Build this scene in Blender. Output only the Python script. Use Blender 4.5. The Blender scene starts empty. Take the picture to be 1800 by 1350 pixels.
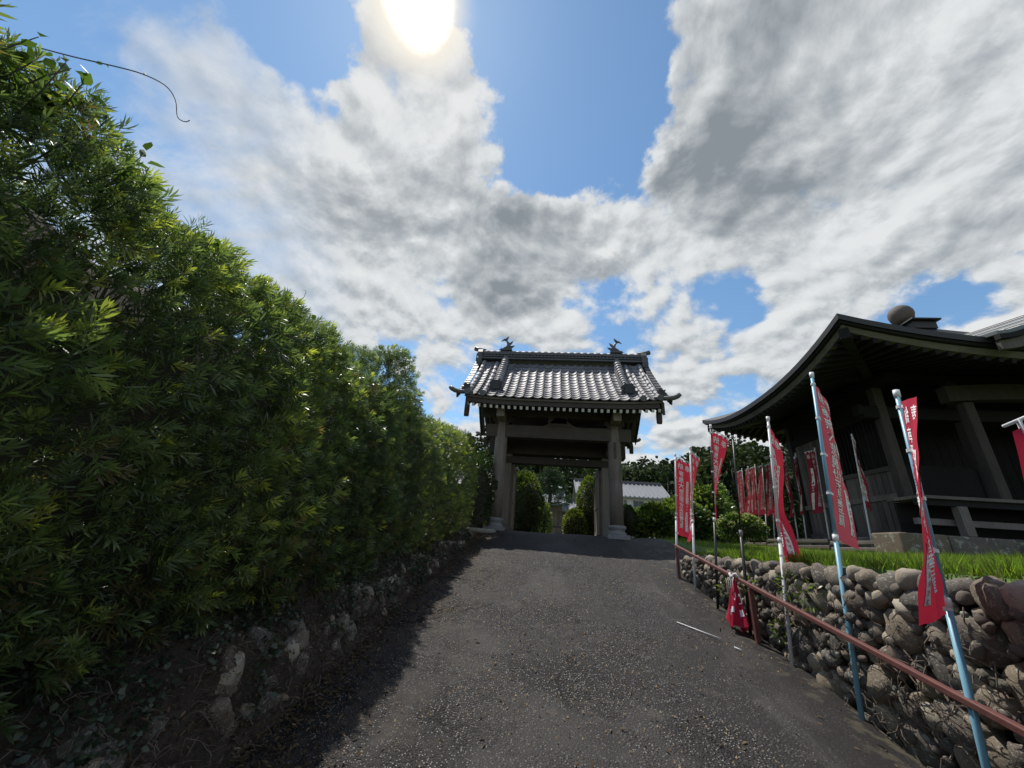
import bpy, math, random
import numpy as np
from mathutils import Vector, Matrix
rng = np.random.default_rng(7)
random.seed(7)
SC = bpy.context.scene
COL = SC.collection
R = math.radians

# ------------------------------------------------------------------ camera
cam_d = bpy.data.cameras.new("camera")
cam_d.sensor_width = 36.0
cam_d.lens = 13.52
cam_d.clip_start = 0.05
cam_d.clip_end = 3000
cam = bpy.data.objects.new("camera", cam_d)
COL.objects.link(cam)
_p, _r, _y = R(22.3), R(4.2), R(6.2)
_f = Vector((-math.sin(_y) * math.cos(_p), math.cos(_y) * math.cos(_p), math.sin(_p)))
_r0 = Vector((math.cos(_y), math.sin(_y), 0))
_u0 = _r0.cross(_f)
_R = _r0 * math.cos(_r) + _u0 * math.sin(_r)
_U = -_r0 * math.sin(_r) + _u0 * math.cos(_r)
_m = Matrix((_R, _U, -_f)).transposed().to_4x4()
_m.translation = (0, 0, 1.6)
cam.matrix_world = _m
SC.camera = cam

# ------------------------------------------------------------------ light
SUN_EL, SUN_AZ = R(63.6), R(-36.0)          # azimuth from +Y (along the drive), negative to the left
SUN = Vector((math.sin(SUN_AZ) * math.cos(SUN_EL), math.cos(SUN_AZ) * math.cos(SUN_EL), math.sin(SUN_EL)))
sun_d = bpy.data.lights.new("sun", 'SUN')
sun_d.energy = 5.0
sun_d.angle = R(0.55)
sun_d.color = (1.0, 0.95, 0.87)
sun = bpy.data.objects.new("sun", sun_d)
sun.rotation_euler = SUN.to_track_quat('Z', 'Y').to_euler()
sun.location = (0, 0, 30)
COL.objects.link(sun)
SC.view_settings.view_transform = 'Standard'
SC.view_settings.look = 'None'
SC.view_settings.gamma = 1
SC.view_settings.exposure = 0.0
SC.view_settings.use_curve_mapping = False


class N:
    """small helper to chain nodes"""
    def __init__(s, tree):
        s.t = tree
        s.n = tree.nodes
        s.l = tree.links

    def new(s, typ, **kw):
        n = s.n.new(typ)
        for k, v in kw.items():
            setattr(n, k, v)
        return n

    def put(s, sock, v):
        if isinstance(v, bpy.types.NodeSocket):
            s.l.new(v, sock)
        else:
            if sock.type == 'RGBA' and len(v) == 3:
                v = (*v, 1)
            sock.default_value = v

    def m(s, op, a, b=0.0, c=0.0, clamp=False):
        n = s.new('ShaderNodeMath', operation=op, use_clamp=clamp)
        s.put(n.inputs[0], a); s.put(n.inputs[1], b); s.put(n.inputs[2], c)
        return n.outputs[0]

    def vm(s, op, a, b=(0, 0, 0)):
        n = s.new('ShaderNodeVectorMath', operation=op)
        s.put(n.inputs[0], a)
        if op == 'SCALE':
            s.put(n.inputs['Scale'], b)
        else:
            s.put(n.inputs[1], b)
        return n.outputs['Value'] if op in ('DOT_PRODUCT', 'LENGTH', 'DISTANCE') else n.outputs[0]

    def mix(s, f, a, b, mode='MIX'):
        n = s.new('ShaderNodeMix', data_type='RGBA', blend_type=mode)
        s.put(n.inputs['Factor'], f); s.put(n.inputs['A'], a); s.put(n.inputs['B'], b)
        return n.outputs['Result']

    def ss(s, x, lo, hi, a=0.0, b=1.0):
        n = s.new('ShaderNodeMapRange', interpolation_type='SMOOTHSTEP')
        s.put(n.inputs['Value'], x)
        n.inputs['From Min'].default_value = lo; n.inputs['From Max'].default_value = hi
        n.inputs['To Min'].default_value = a; n.inputs['To Max'].default_value = b
        return n.outputs[0]

    def noise(s, vec, scale, detail=4, rough=0.55, dist=0.0):
        n = s.new('ShaderNodeTexNoise')
        if vec is not None:
            s.put(n.inputs['Vector'], vec)
        n.inputs['Scale'].default_value = scale; n.inputs['Detail'].default_value = detail
        n.inputs['Roughness'].default_value = rough; n.inputs['Distortion'].default_value = dist
        return n

    def voro(s, vec, scale, feature='F1'):
        n = s.new('ShaderNodeTexVoronoi', feature=feature)
        if vec is not None:
            s.put(n.inputs['Vector'], vec)
        n.inputs['Scale'].default_value = scale
        return n

    def mapping(s, vec, scale=(1, 1, 1), rot=(0, 0, 0)):
        n = s.new('ShaderNodeMapping')
        s.put(n.inputs['Vector'], vec)
        n.inputs['Scale'].default_value = scale
        n.inputs['Rotation'].default_value = rot
        return n.outputs[0]

    def bump(s, h, strength=0.5, dist=0.02):
        n = s.new('ShaderNodeBump')
        n.inputs['Strength'].default_value = strength; n.inputs['Distance'].default_value = dist
        s.put(n.inputs['Height'], h)
        return n.outputs[0]


# ------------------------------------------------------------------ sky with clouds
# cloud banks: world direction, tightness, amount
BLOBS=[(-0.271,0.401,0.875,103,0.50),(-0.343,0.455,0.822,183,0.35),(-0.212,0.470,0.857,183,0.35),(-0.362,0.532,0.765,183,0.35),(-0.224,0.560,0.798,217,0.30),(-0.394,0.483,0.782,411,0.20),(-0.355,0.611,0.707,183,0.35),(-0.290,0.679,0.674,134,0.45),(-0.160,0.728,0.666,103,0.50),(-0.021,0.747,0.665,103,0.50),(0.114,0.734,0.670,183,0.40),(0.055,0.676,0.735,411,0.30),(-0.105,0.794,0.599,103,0.20),(0.187,0.700,0.689,730,0.20),(0.400,0.600,0.692,103,0.40),(0.332,0.657,0.677,183,0.30),(0.300,0.468,0.831,134,0.40),(0.219,0.461,0.860,411,0.30),(0.414,0.418,0.809,66,0.40),(0.480,0.518,0.707,54,0.45),(0.598,0.528,0.603,54,0.45),(0.622,0.408,0.669,66,0.35),(0.682,0.524,0.510,54,0.45),(0.557,0.615,0.559,103,0.30),(0.344,0.389,0.854,103,0.35),(0.272,0.547,0.791,411,0.25),(0.266,0.613,0.744,411,0.25),(0.093,0.480,0.872,1140,1.00),(-0.719,0.421,0.553,66,0.16),(-0.634,0.547,0.547,46,0.25),(-0.526,0.505,0.684,103,0.25),(-0.527,0.405,0.747,183,0.25),(-0.664,0.281,0.692,263,0.30),(-0.628,0.314,0.712,411,0.20),(-0.521,0.636,0.568,66,0.25),(-0.450,0.759,0.470,66,0.20),(-0.444,0.387,0.808,411,-0.45),(-0.531,0.322,0.784,263,-0.45),(-0.743,0.256,0.618,103,-0.40),(-0.759,0.317,0.569,183,-0.30),(-0.405,0.361,0.840,536,-0.35),(-0.029,0.464,0.885,66,-0.55),(0.067,0.538,0.840,103,-0.50),(0.024,0.597,0.802,263,-0.35),(-0.095,0.422,0.902,411,-0.30),(0.185,0.615,0.766,411,-0.35),(0.240,0.684,0.689,1357,-0.30),(-0.070,0.576,0.814,536,-0.25),(-0.487,0.449,0.750,411,-0.25),(-0.103,0.627,0.772,1051,-0.20),(0.127,0.415,0.901,134,-0.30),(0.662,0.621,0.420,263,-0.50),(0.611,0.648,0.455,263,-0.30),(0.373,0.739,0.561,263,-0.30),(0.499,0.713,0.492,263,-0.20),(0.573,0.419,0.704,536,-0.40),(0.603,0.365,0.710,411,-0.25),(-0.462,0.570,0.679,411,-0.20),(0.313,0.895,0.318,103,0.20),(0.444,0.774,0.452,263,0.15),(-0.204,0.852,0.482,263,0.12),(0.099,0.863,0.495,183,-0.15),(-0.387,0.737,0.554,411,-0.15),(-0.060,0.845,0.531,263,-0.10),(0.401,0.772,0.493,730,-0.20),(-0.272,0.769,0.578,411,-0.10),(0.179,0.831,0.527,411,-0.12)]


def build_world():
    w = bpy.data.worlds.new("World")
    SC.world = w
    w.use_nodes = True
    t = w.node_tree
    t.nodes.clear()
    k = N(t)
    out = k.new('ShaderNodeOutputWorld')
    sky = k.new('ShaderNodeTexSky', sky_type='NISHITA')
    sky.sun_disc = False
    sky.sun_elevation = SUN_EL
    sky.sun_rotation = SUN_AZ
    sky.altitude = 100
    sky.dust_density = 0.15
    sky.air_density = 1.0
    sky.ozone_density = 0.6
    bg1 = k.new('ShaderNodeBackground')
    bg1.inputs['Strength'].default_value = 0.14
    k.put(bg1.inputs['Color'], k.mix(1.0, sky.outputs[0], (0.90, 1.10, 1.13), 'MULTIPLY'))
    tc = k.new('ShaderNodeTexCoord')
    d0 = tc.outputs['Generated']
    # ragged edges: push the direction about before looking up the banks
    wn = k.noise(d0, 9.0, 6, 0.60)
    warp = k.vm('SCALE', k.vm('SUBTRACT', wn.outputs['Color'], (0.5, 0.5, 0.5)), 0.17)
    d = k.vm('NORMALIZE', k.vm('ADD', d0, warp))
    cov = None
    for (x, y, z, kk, a) in BLOBS:
        dt = k.vm('DOT_PRODUCT', d, (x, y, z))
        e = k.m('MULTIPLY', k.m('SUBTRACT', dt, 1.0), float(kk) * 0.85)
        e = k.m('EXPONENT', e)
        cov = k.m('MULTIPLY_ADD', e, a, cov if cov is not None else 0.0)
    cov = k.m('MULTIPLY', k.m('MINIMUM', k.m('MAXIMUM', cov, -0.7), 0.62), 0.92)
    sep = k.new('ShaderNodeSeparateXYZ')
    k.put(sep.inputs[0], d0)
    zc = k.m('ADD', k.m('MAXIMUM', sep.outputs[2], 0.0), 0.42)
    pl = k.vm('SCALE', d0, k.m('DIVIDE', 1.0, zc))
    sp = tuple(SUN / (SUN.z + 0.42))
    tosun = k.vm('NORMALIZE', k.vm('SUBTRACT', sp, pl))
    pls = k.vm('ADD', pl, k.vm('SCALE', tosun, 0.028))

    def heap(p):
        """cauliflower heaps: rounded cells on top of plain turbulence"""
        f = k.noise(p, 3.6, 9, 0.61, 0.2).outputs['Fac']
        v = k.new('ShaderNodeTexVoronoi', feature='F1')
        k.put(v.inputs['Vector'], p)
        v.inputs['Scale'].default_value = 5.0
        v.inputs['Detail'].default_value = 2.0
        v.inputs['Roughness'].default_value = 0.6
        b = k.m('SUBTRACT', 0.92, v.outputs['Distance'])
        return k.m('MULTIPLY_ADD', b, 0.24, k.m('MULTIPLY_ADD', f, 0.86, 0.03))
    n1 = heap(pl)
    n1s = heap(pls)
    st = k.mapping(pl, (1.0, 2.6, 1.0), (0, 0, R(-52)))
    n2 = k.noise(st, 3.4, 9, 0.60, 0.3)
    # drawn-out wisps on the west side, heaps elsewhere
    west = k.ss(sep.outputs[0], -0.62, -0.46, 1.0, 0.0)
    wk = k.m('MULTIPLY', west, 0.8)
    nn = k.m('ADD', k.m('MULTIPLY', n1, k.m('SUBTRACT', 1.0, wk)), k.m('MULTIPLY', n2.outputs['Fac'], wk))
    low = k.ss(sep.outputs[2], 0.05, 0.70, 0.26, 0.03)      # more cloud towards the horizon
    tt = k.m('ADD', k.m('ADD', cov, low), k.m('MULTIPLY_ADD', nn, 2.3, -1.15 + 0.085))
    alpha = k.ss(tt, -0.07, 0.22)
    soft = k.ss(tt, -0.22, 0.95)
    alpha = k.m('ADD', k.m('MULTIPLY', alpha, k.m('SUBTRACT', 1.0, k.m('MULTIPLY', west, 0.9))),
                k.m('MULTIPLY', soft, k.m('MULTIPLY', west, 0.9)))
    # thick middles are grey, thin edges and the flanks turned to the sun are bright
    n3 = k.noise(pl, 2.5, 8, 0.55, 0.2)
    th = k.m('ADD', k.m('MULTIPLY', k.m('ADD', cov, low), 0.75), k.m('MULTIPLY_ADD', n3.outputs['Fac'], 2.6, -1.3))
    th = k.m('ADD', th, k.m('MULTIPLY', tt, 0.40))
    thick = k.ss(th, 0.26, 1.22)
    relief = k.m('MULTIPLY', k.m('SUBTRACT', n1, n1s), 3.9)      # + towards the sun: less cloud in the way
    near_sun = k.m('POWER', k.m('MAXIMUM', k.vm('DOT_PRODUCT', d0, tuple(SUN)), 0.0), 22.0)
    thick = k.m('MULTIPLY', thick, k.m('SUBTRACT', 1.0, k.m('MULTIPLY', near_sun, 0.55)))
    thick = k.m('SUBTRACT', thick, relief, clamp=True)
    thick = k.m('MULTIPLY', thick, k.m('SUBTRACT', 1.0, k.m('MULTIPLY', west, 0.85)))
    lit = k.m('MULTIPLY_ADD', k.m('SUBTRACT', n1, n1s), 5.0, 0.55, clamp=True)
    white = k.mix(lit, (0.53, 0.57, 0.60), (0.78, 0.80, 0.81))
    ccol = k.mix(thick, white, (0.25, 0.287, 0.318))
    # forward scattering round the sun behind thin cloud
    ds = k.vm('DOT_PRODUCT', d0, tuple(SUN))
    glow = k.m('POWER', k.m('MAXIMUM', ds, 0.0), 90.0)
    ccol = k.mix(k.m('MULTIPLY', glow, 0.55), ccol, (0.95, 0.93, 0.9))
    # the sun burning through: a bright heart with a ragged, warm fringe where the cloud thins
    ang = k.m('MULTIPLY', k.m('ARCCOSINE', k.m('MINIMUM', ds, 1.0)), 180 / math.pi)
    ang = k.m('ADD', ang, k.m('MULTIPLY_ADD', n3.outputs['Fac'], 2.4, -1.2))
    ang = k.m('ADD', ang, k.m('MULTIPLY_ADD', n1, 5.0, -2.6))
    halo = k.ss(ang, 6.3, 2.2)
    disc = k.ss(ang, 3.6, 0.8)
    ccol = k.mix(halo, ccol, (1.0, 0.93, 0.80))
    ccol = k.mix(disc, ccol, (3.0, 2.8, 2.4))
    disc = k.m('MAXIMUM', k.m('MULTIPLY', halo, 0.8), disc)
    alpha = k.m('MAXIMUM', alpha, disc)
    up = k.ss(sep.outputs[2], -0.02, 0.02)
    alpha = k.m('MULTIPLY', alpha, up)
    bg2 = k.new('ShaderNodeBackground')
    bg2.inputs['Strength'].default_value = 1.0
    k.put(bg2.inputs['Color'], ccol)
    mx = k.new('ShaderNodeMixShader')
    k.put(mx.inputs[0], alpha)
    t.links.new(bg1.outputs[0], mx.inputs[1])
    t.links.new(bg2.outputs[0], mx.inputs[2])
    t.links.new(mx.outputs[0], out.inputs['Surface'])


build_world()

# ------------------------------------------------------------------ materials
MATS = {}


def new_mat(name):
    m = bpy.data.materials.new(name)
    m.use_nodes = True
    t = m.node_tree
    b = t.nodes['Principled BSDF']
    k = N(t)
    MATS[name] = m
    return m, k, b, t.nodes['Material Output']


def simple(name, col, rough=0.6, var=0.25, scale=6.0, bump=0.0, metal=0.0, spec=0.5, obj_var=0.0):
    m, k, b, o = new_mat(name)
    tc = k.new('ShaderNodeTexCoord')
    n = k.noise(tc.outputs['Object'], scale, 6, 0.6)
    c = k.mix(n.outputs['Fac'], tuple(x * (1 - var) for x in col), tuple(min(1, x * (1 + var)) for x in col))
    if obj_var:
        oi = k.new('ShaderNodeObjectInfo')
        c = k.mix(1.0, c, k.mix(oi.outputs['Random'], (1 - obj_var,) * 3, (1 + obj_var,) * 3), 'MULTIPLY')
    k.put(b.inputs['Base Color'], c)
    b.inputs['Roughness'].default_value = rough
    b.inputs['Metallic'].default_value = metal
    b.inputs['Specular IOR Level'].default_value = spec
    if bump:
        k.put(b.inputs['Normal'], k.bump(n.outputs['Fac'], bump, 0.02))
    return m


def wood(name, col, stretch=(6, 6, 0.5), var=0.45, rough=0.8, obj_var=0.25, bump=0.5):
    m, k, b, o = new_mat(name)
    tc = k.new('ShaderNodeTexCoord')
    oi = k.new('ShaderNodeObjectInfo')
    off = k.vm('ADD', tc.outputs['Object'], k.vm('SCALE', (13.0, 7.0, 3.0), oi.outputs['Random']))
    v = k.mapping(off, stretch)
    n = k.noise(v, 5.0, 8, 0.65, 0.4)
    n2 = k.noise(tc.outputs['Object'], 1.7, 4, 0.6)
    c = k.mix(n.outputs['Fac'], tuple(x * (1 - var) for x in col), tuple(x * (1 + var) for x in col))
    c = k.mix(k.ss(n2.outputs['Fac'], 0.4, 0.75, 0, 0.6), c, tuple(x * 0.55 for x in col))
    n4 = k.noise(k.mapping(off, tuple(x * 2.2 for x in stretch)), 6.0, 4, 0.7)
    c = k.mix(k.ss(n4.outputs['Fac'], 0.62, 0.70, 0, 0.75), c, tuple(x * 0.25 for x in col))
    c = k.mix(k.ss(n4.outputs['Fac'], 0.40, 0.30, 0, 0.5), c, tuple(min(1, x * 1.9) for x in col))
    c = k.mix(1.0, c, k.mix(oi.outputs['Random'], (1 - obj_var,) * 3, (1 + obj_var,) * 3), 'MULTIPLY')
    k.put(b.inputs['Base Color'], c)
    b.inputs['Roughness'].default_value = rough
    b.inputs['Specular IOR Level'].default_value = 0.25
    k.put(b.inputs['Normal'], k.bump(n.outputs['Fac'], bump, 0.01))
    return m


def leafmat(name, dark, mid, bright, trans=0.35, rough=0.45, spec=0.5):
    """colour from the tint attribute: r = age of the shoot, g = random brightness"""
    m, k, b, o = new_mat(name)
    at = k.new('ShaderNodeAttribute', attribute_name='tint')
    sp = k.new('ShaderNodeSeparateColor')
    k.put(sp.inputs[0], at.outputs['Color'])
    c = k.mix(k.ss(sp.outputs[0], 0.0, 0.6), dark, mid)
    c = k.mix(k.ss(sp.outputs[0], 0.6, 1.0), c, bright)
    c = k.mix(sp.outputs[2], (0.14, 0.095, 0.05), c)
    c = k.mix(1.0, c, k.mix(sp.outputs[1], (0.6, 0.6, 0.6), (1.35, 1.3, 1.2)), 'MULTIPLY')
    k.put(b.inputs['Base Color'], c)
    b.inputs['Roughness'].default_value = rough
    b.inputs['Specular IOR Level'].default_value = spec
    tr = k.new('ShaderNodeBsdfTranslucent')
    k.put(tr.inputs['Color'], k.mix(1.0, c, (1.35, 1.5, 0.80), 'MULTIPLY'))
    mx = k.new('ShaderNodeMixShader')
    mx.inputs[0].default_value = trans
    k.l.new(b.outputs[0], mx.inputs[1])
    k.l.new(tr.outputs[0], mx.inputs[2])
    k.l.new(mx.outputs[0], o.inputs['Surface'])
    return m


def make_materials():
    # asphalt with exposed chippings
    m, k, b, o = new_mat('asphalt')
    tc = k.new('ShaderNodeTexCoord')
    P = tc.outputs['Object']
    v1 = k.voro(P, 74)
    v2 = k.voro(P, 115)
    n = k.noise(P, 1.3, 6, 0.65)
    nb = k.noise(P, 7, 5, 0.6)
    sepc = k.new('ShaderNodeSeparateColor'); k.put(sepc.inputs[0], v1.outputs['Color'])
    sepd = k.new('ShaderNodeSeparateColor'); k.put(sepd.inputs[0], v2.outputs['Color'])
    geo = k.new('ShaderNodeSeparateXYZ'); k.put(geo.inputs[0], P)
    # rolled, smooth band along the right edge and over the crest: fewer chips
    worn = k.m('MAXIMUM', k.ss(k.m('ADD', geo.outputs[0], k.m('MULTIPLY_ADD', n.outputs['Fac'], 0.8, -0.4)), 1.1, 1.9),
               k.ss(geo.outputs[1], 8.0, 8.7))
    base = k.mix(n.outputs['Fac'], (0.0110, 0.0100, 0.0100), (0.0255, 0.0228, 0.0218))
    base = k.mix(k.ss(nb.outputs['Fac'], 0.52, 0.75, 0, 0.5), base, (0.060, 0.050, 0.043))
    chip = k.mix(sepc.outputs[1], (0.06, 0.055, 0.052), (0.42, 0.41, 0.40))
    pres = k.m('MULTIPLY', k.ss(sepc.outputs[0], 0.61, 0.69), k.ss(v1.outputs['Distance'], 0.42, 0.30))
    chip2 = k.m('MULTIPLY', k.ss(sepd.outputs[0], 0.82, 0.87), k.ss(v2.outputs['Distance'], 0.4, 0.3))
    dens = k.m('MULTIPLY', k.m('SUBTRACT', 1.0, k.m('MULTIPLY', worn, 0.85)), k.ss(n.outputs['Fac'], 0.38, 0.62, 0.25, 1.0))
    c = k.mix(k.m('MULTIPLY', pres, dens), base, chip)
    c = k.mix(k.m('MULTIPLY', chip2, k.m('MULTIPLY', dens, 0.7)), c, (0.17, 0.16, 0.155))
    moss = k.m('MULTIPLY', k.ss(nb.outputs['Fac'], 0.5, 0.62), k.ss(geo.outputs[0], 1.9, 2.2))
    c = k.mix(k.m('MULTIPLY', moss, 0.6), c, (0.085, 0.075, 0.05))
    # dirt washed down along the hedge side, pale scuffs along the wall side
    nd_ = k.noise(k.mapping(P, (2.2, 0.55, 1)), 2.0, 6, 0.65)
    dirt = k.m('MULTIPLY', k.ss(geo.outputs[0], -0.3, -1.5), k.ss(nd_.outputs['Fac'], 0.42, 0.68))
    c = k.mix(k.m('MULTIPLY', dirt, 0.65), c, (0.075, 0.058, 0.045))
    # a few wandering cracks and older, paler patches
    cw = k.vm('ADD', P, k.vm('SCALE', k.noise(P, 2.5, 5, 0.6).outputs['Color'], 0.5))
    ck = k.voro(cw, 0.55, 'DISTANCE_TO_EDGE')
    crack = k.m('MULTIPLY', k.ss(ck.outputs['Distance'], 0.010, 0.003), k.ss(n.outputs['Fac'], 0.45, 0.55))
    c = k.mix(k.m('MULTIPLY', crack, 0.85), c, (0.006, 0.005, 0.005))
    pn_ = k.noise(k.mapping(P, (0.9, 0.4, 1)), 1.3, 3, 0.5)
    c = k.mix(k.ss(pn_.outputs['Fac'], 0.52, 0.62, 0, 0.22), c, (0.085, 0.078, 0.072))
    scuff = k.m('MULTIPLY', k.ss(k.m('ABSOLUTE', k.m('SUBTRACT', k.m('ADD', geo.outputs[0], k.m('MULTIPLY', n.outputs['Fac'], 0.25)), 1.78)), 0.14, 0.02), k.ss(nd_.outputs['Fac'], 0.45, 0.7))
    c = k.mix(k.m('MULTIPLY', scuff, 0.22), c, (0.13, 0.125, 0.115))
    k.put(b.inputs['Base Color'], c)
    b.inputs['Roughness'].default_value = 0.7
    b.inputs['Specular IOR Level'].default_value = 0.22
    h = k.m('ADD', k.m('MULTIPLY', v1.outputs['Distance'], k.m('MULTIPLY', dens, -1.0)), k.m('MULTIPLY', nb.outputs['Fac'], 0.5))
    k.put(b.inputs['Normal'], k.bump(h, 1.0, 0.016))

    # river stones with lichen
    m, k, b, o = new_mat('river_stone')
    tc = k.new('ShaderNodeTexCoord'); oi = k.new('ShaderNodeObjectInfo')
    off = k.vm('ADD', tc.outputs['Object'], k.vm('SCALE', (31.0, 17.0, 9.0), oi.outputs['Random']))
    n = k.noise(off, 3.0, 8, 0.65, 0.3); n2 = k.noise(off, 5.0, 9, 0.72, 0.8); n3 = k.noise(off, 28, 4, 0.6)
    ramp = k.new('ShaderNodeValToRGB')
    k.put(ramp.inputs[0], oi.outputs['Random'])
    els = ramp.color_ramp.elements
    els[0].position = 0; els[0].color = (0.045, 0.042, 0.042, 1)
    els[1].position = 1; els[1].color = (0.30, 0.275, 0.23, 1)
    for ps, cc in ((0.3, (0.115, 0.088, 0.068, 1)), (0.5, (0.07, 0.068, 0.066, 1)), (0.75, (0.165, 0.135, 0.10, 1))):
        e = els.new(ps); e.color = cc
    c = k.mix(n.outputs['Fac'], k.mix(1.0, ramp.outputs[0], (0.72, 0.70, 0.68), 'MULTIPLY'), k.mix(1.0, ramp.outputs[0], (1.9, 1.78, 1.62), 'MULTIPLY'))
    c = k.mix(k.ss(n2.outputs['Fac'], 0.53, 0.62, 0, 0.8), c, (0.36, 0.36, 0.30))      # pale lichen
    c = k.mix(k.ss(n.outputs['Fac'], 0.56, 0.70, 0, 0.75), c, (0.035, 0.035, 0.022))        # moss
    k.put(b.inputs['Base Color'], c)
    b.inputs['Roughness'].default_value = 0.85
    hh = k.m('ADD', n2.outputs['Fac'], k.m('MULTIPLY', n3.outputs['Fac'], 0.4))
    k.put(b.inputs['Normal'], k.bump(hh, 0.6, 0.012))

    # soil with leaf mould
    m, k, b, o = new_mat('soil')
    tc = k.new('ShaderNodeTexCoord')
    n = k.noise(tc.outputs['Object'], 4, 8, 0.7); n2 = k.noise(tc.outputs['Object'], 40, 5, 0.7)
    c = k.mix(n.outputs['Fac'], (0.03, 0.023, 0.018), (0.085, 0.064, 0.048))
    c = k.mix(k.ss(n2.outputs['Fac'], 0.58, 0.68, 0, 0.7), c, (0.16, 0.125, 0.09))
    k.put(b.inputs['Base Color'], c)
    b.inputs['Roughness'].default_value = 0.95
    k.put(b.inputs['Normal'], k.bump(k.m('ADD', n2.outputs['Fac'], n.outputs['Fac']), 0.9, 0.03))

    # lawn soil
    simple('lawn_ground', (0.09, 0.14, 0.03), 0.9, 0.5, 3.0, 0.5)
    simple('far_ground', (0.07, 0.085, 0.035), 0.9, 0.4, 0.6, 0.3)
    # smoked roof tiles
    m, k, b, o = new_mat('roof_tile')
    tc = k.new('ShaderNodeTexCoord'); oi = k.new('ShaderNodeObjectInfo')
    n = k.noise(tc.outputs['Object'], 9, 6, 0.6)
    c = k.mix(n.outputs['Fac'], (0.11, 0.105, 0.115), (0.21, 0.20, 0.215))
    c = k.mix(1.0, c, k.mix(oi.outputs['Random'], (0.72,) * 3, (1.3,) * 3), 'MULTIPLY')
    k.put(b.inputs['Base Color'], c)
    k.put(b.inputs['Roughness'], k.m('MULTIPLY_ADD', n.outputs['Fac'], 0.25, 0.44))
    b.inputs['Specular IOR Level'].default_value = 0.5
    simple('ridge_tile', (0.085, 0.083, 0.088), 0.5, 0.35, 8, 0.2)
    simple('far_tile', (0.20, 0.205, 0.22), 0.45, 0.25, 3)
    # woods
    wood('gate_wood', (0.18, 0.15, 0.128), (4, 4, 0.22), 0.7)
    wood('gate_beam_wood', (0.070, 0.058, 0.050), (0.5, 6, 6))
    wood('door_wood', (0.19, 0.15, 0.118))
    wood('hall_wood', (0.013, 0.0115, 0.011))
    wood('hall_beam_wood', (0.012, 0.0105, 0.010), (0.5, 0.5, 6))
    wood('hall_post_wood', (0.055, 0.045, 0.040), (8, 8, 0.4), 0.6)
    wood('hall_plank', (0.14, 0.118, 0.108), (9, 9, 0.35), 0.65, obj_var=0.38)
    wood('hall_pale_wood', (0.13, 0.115, 0.092), (1, 1, 5))
    wood('eave_wood', (0.10, 0.085, 0.068), (0.5, 6, 6))
    simple('rafter_white', (0.62, 0.60, 0.56), 0.7, 0.15, 12)
    simple('finial_stone', (0.12, 0.092, 0.075), 0.8, 0.5, 6, 0.5)
    simple('base_stone', (0.22, 0.215, 0.21), 0.8, 0.3, 9, 0.3)
    simple('flat_stone', (0.26, 0.25, 0.20), 0.85, 0.35, 7, 0.4)
    simple('foundation_stone', (0.13, 0.115, 0.092), 0.85, 0.75, 5, 0.8, obj_var=0.3)
    simple('dark_metal', (0.02, 0.02, 0.022), 0.5, 0.2)
    simple('copper_roof', (0.022, 0.019, 0.019), 0.55, 0.3, 5)
    simple('porch_sheet', (0.12, 0.13, 0.135), 0.45, 0.2, 4)
    simple('plaster', (0.62, 0.60, 0.54), 0.85, 0.1, 2)
    simple('far_wood', (0.17, 0.13, 0.10), 0.8, 0.3, 3)
    simple('window_glass', (0.03, 0.035, 0.045), 0.12, 0.1)
    simple('window_frame_metal', (0.25, 0.24, 0.23), 0.5, 0.1)
    # poles and flags
    simple('pole_blue', (0.17, 0.36, 0.47), 0.42, 0.12, 5)
    simple('pole_white', (0.60, 0.60, 0.60), 0.45, 0.15, 5)
    simple('pole_black', (0.012, 0.015, 0.014), 0.4, 0.3, 6)
    simple('plastic_white', (0.72, 0.71, 0.70), 0.5, 0.1)
    simple('print_white', (0.80, 0.74, 0.74), 0.75, 0.06)
    simple('print_red', (0.42, 0.03, 0.05), 0.75, 0.1)
    simple('rail_paint', (0.125, 0.045, 0.038), 0.55, 0.35, 14, 0.2)
    simple('rope_white', (0.62, 0.60, 0.57), 0.8, 0.2)
    for nm, cc in (('flag_red', (0.46, 0.022, 0.055)), ('flag_faded', (0.40, 0.06, 0.095)), ('flag_dull', (0.33, 0.03, 0.055))):
        m, k, b, o = new_mat(nm)
        tc = k.new('ShaderNodeTexCoord')
        n = k.noise(tc.outputs['Object'], 5, 5, 0.6)
        wv = k.noise(k.mapping(tc.outputs['Object'], (260, 260, 260)), 1, 1)
        c = k.mix(n.outputs['Fac'], tuple(x * 0.8 for x in cc), tuple(x * 1.2 for x in cc))
        k.put(b.inputs['Base Color'], c)
        b.inputs['Roughness'].default_value = 0.8
        b.inputs['Specular IOR Level'].default_value = 0.2
        k.put(b.inputs['Normal'], k.bump(wv.outputs['Fac'], 0.15, 0.002))
        tr = k.new('ShaderNodeBsdfTranslucent')
        k.put(tr.inputs['Color'], k.mix(1.0, c, (1.4, 1.7, 1.4), 'MULTIPLY'))
        mx = k.new('ShaderNodeMixShader'); mx.inputs[0].default_value = 0.22
        k.l.new(b.outputs[0], mx.inputs[1]); k.l.new(tr.outputs[0], mx.inputs[2])
        k.l.new(mx.outputs[0], o.inputs['Surface'])
    # foliage
    leafmat('yew_leaf', (0.062, 0.096, 0.052), (0.15, 0.205, 0.078), (0.40, 0.43, 0.09), 0.46, 0.34, 0.6)
    leafmat('broad_leaf', (0.030, 0.058, 0.018), (0.075, 0.125, 0.030), (0.19, 0.24, 0.05), 0.40, 0.38, 0.45)
    leafmat('ivy_leaf', (0.026, 0.046, 0.028), (0.06, 0.085, 0.05), (0.16, 0.15, 0.09), 0.25, 0.38, 0.5)
    leafmat('topiary_leaf', (0.020, 0.040, 0.010), (0.06, 0.10, 0.018), (0.17, 0.20, 0.03), 0.35, 0.5, 0.3)
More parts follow.
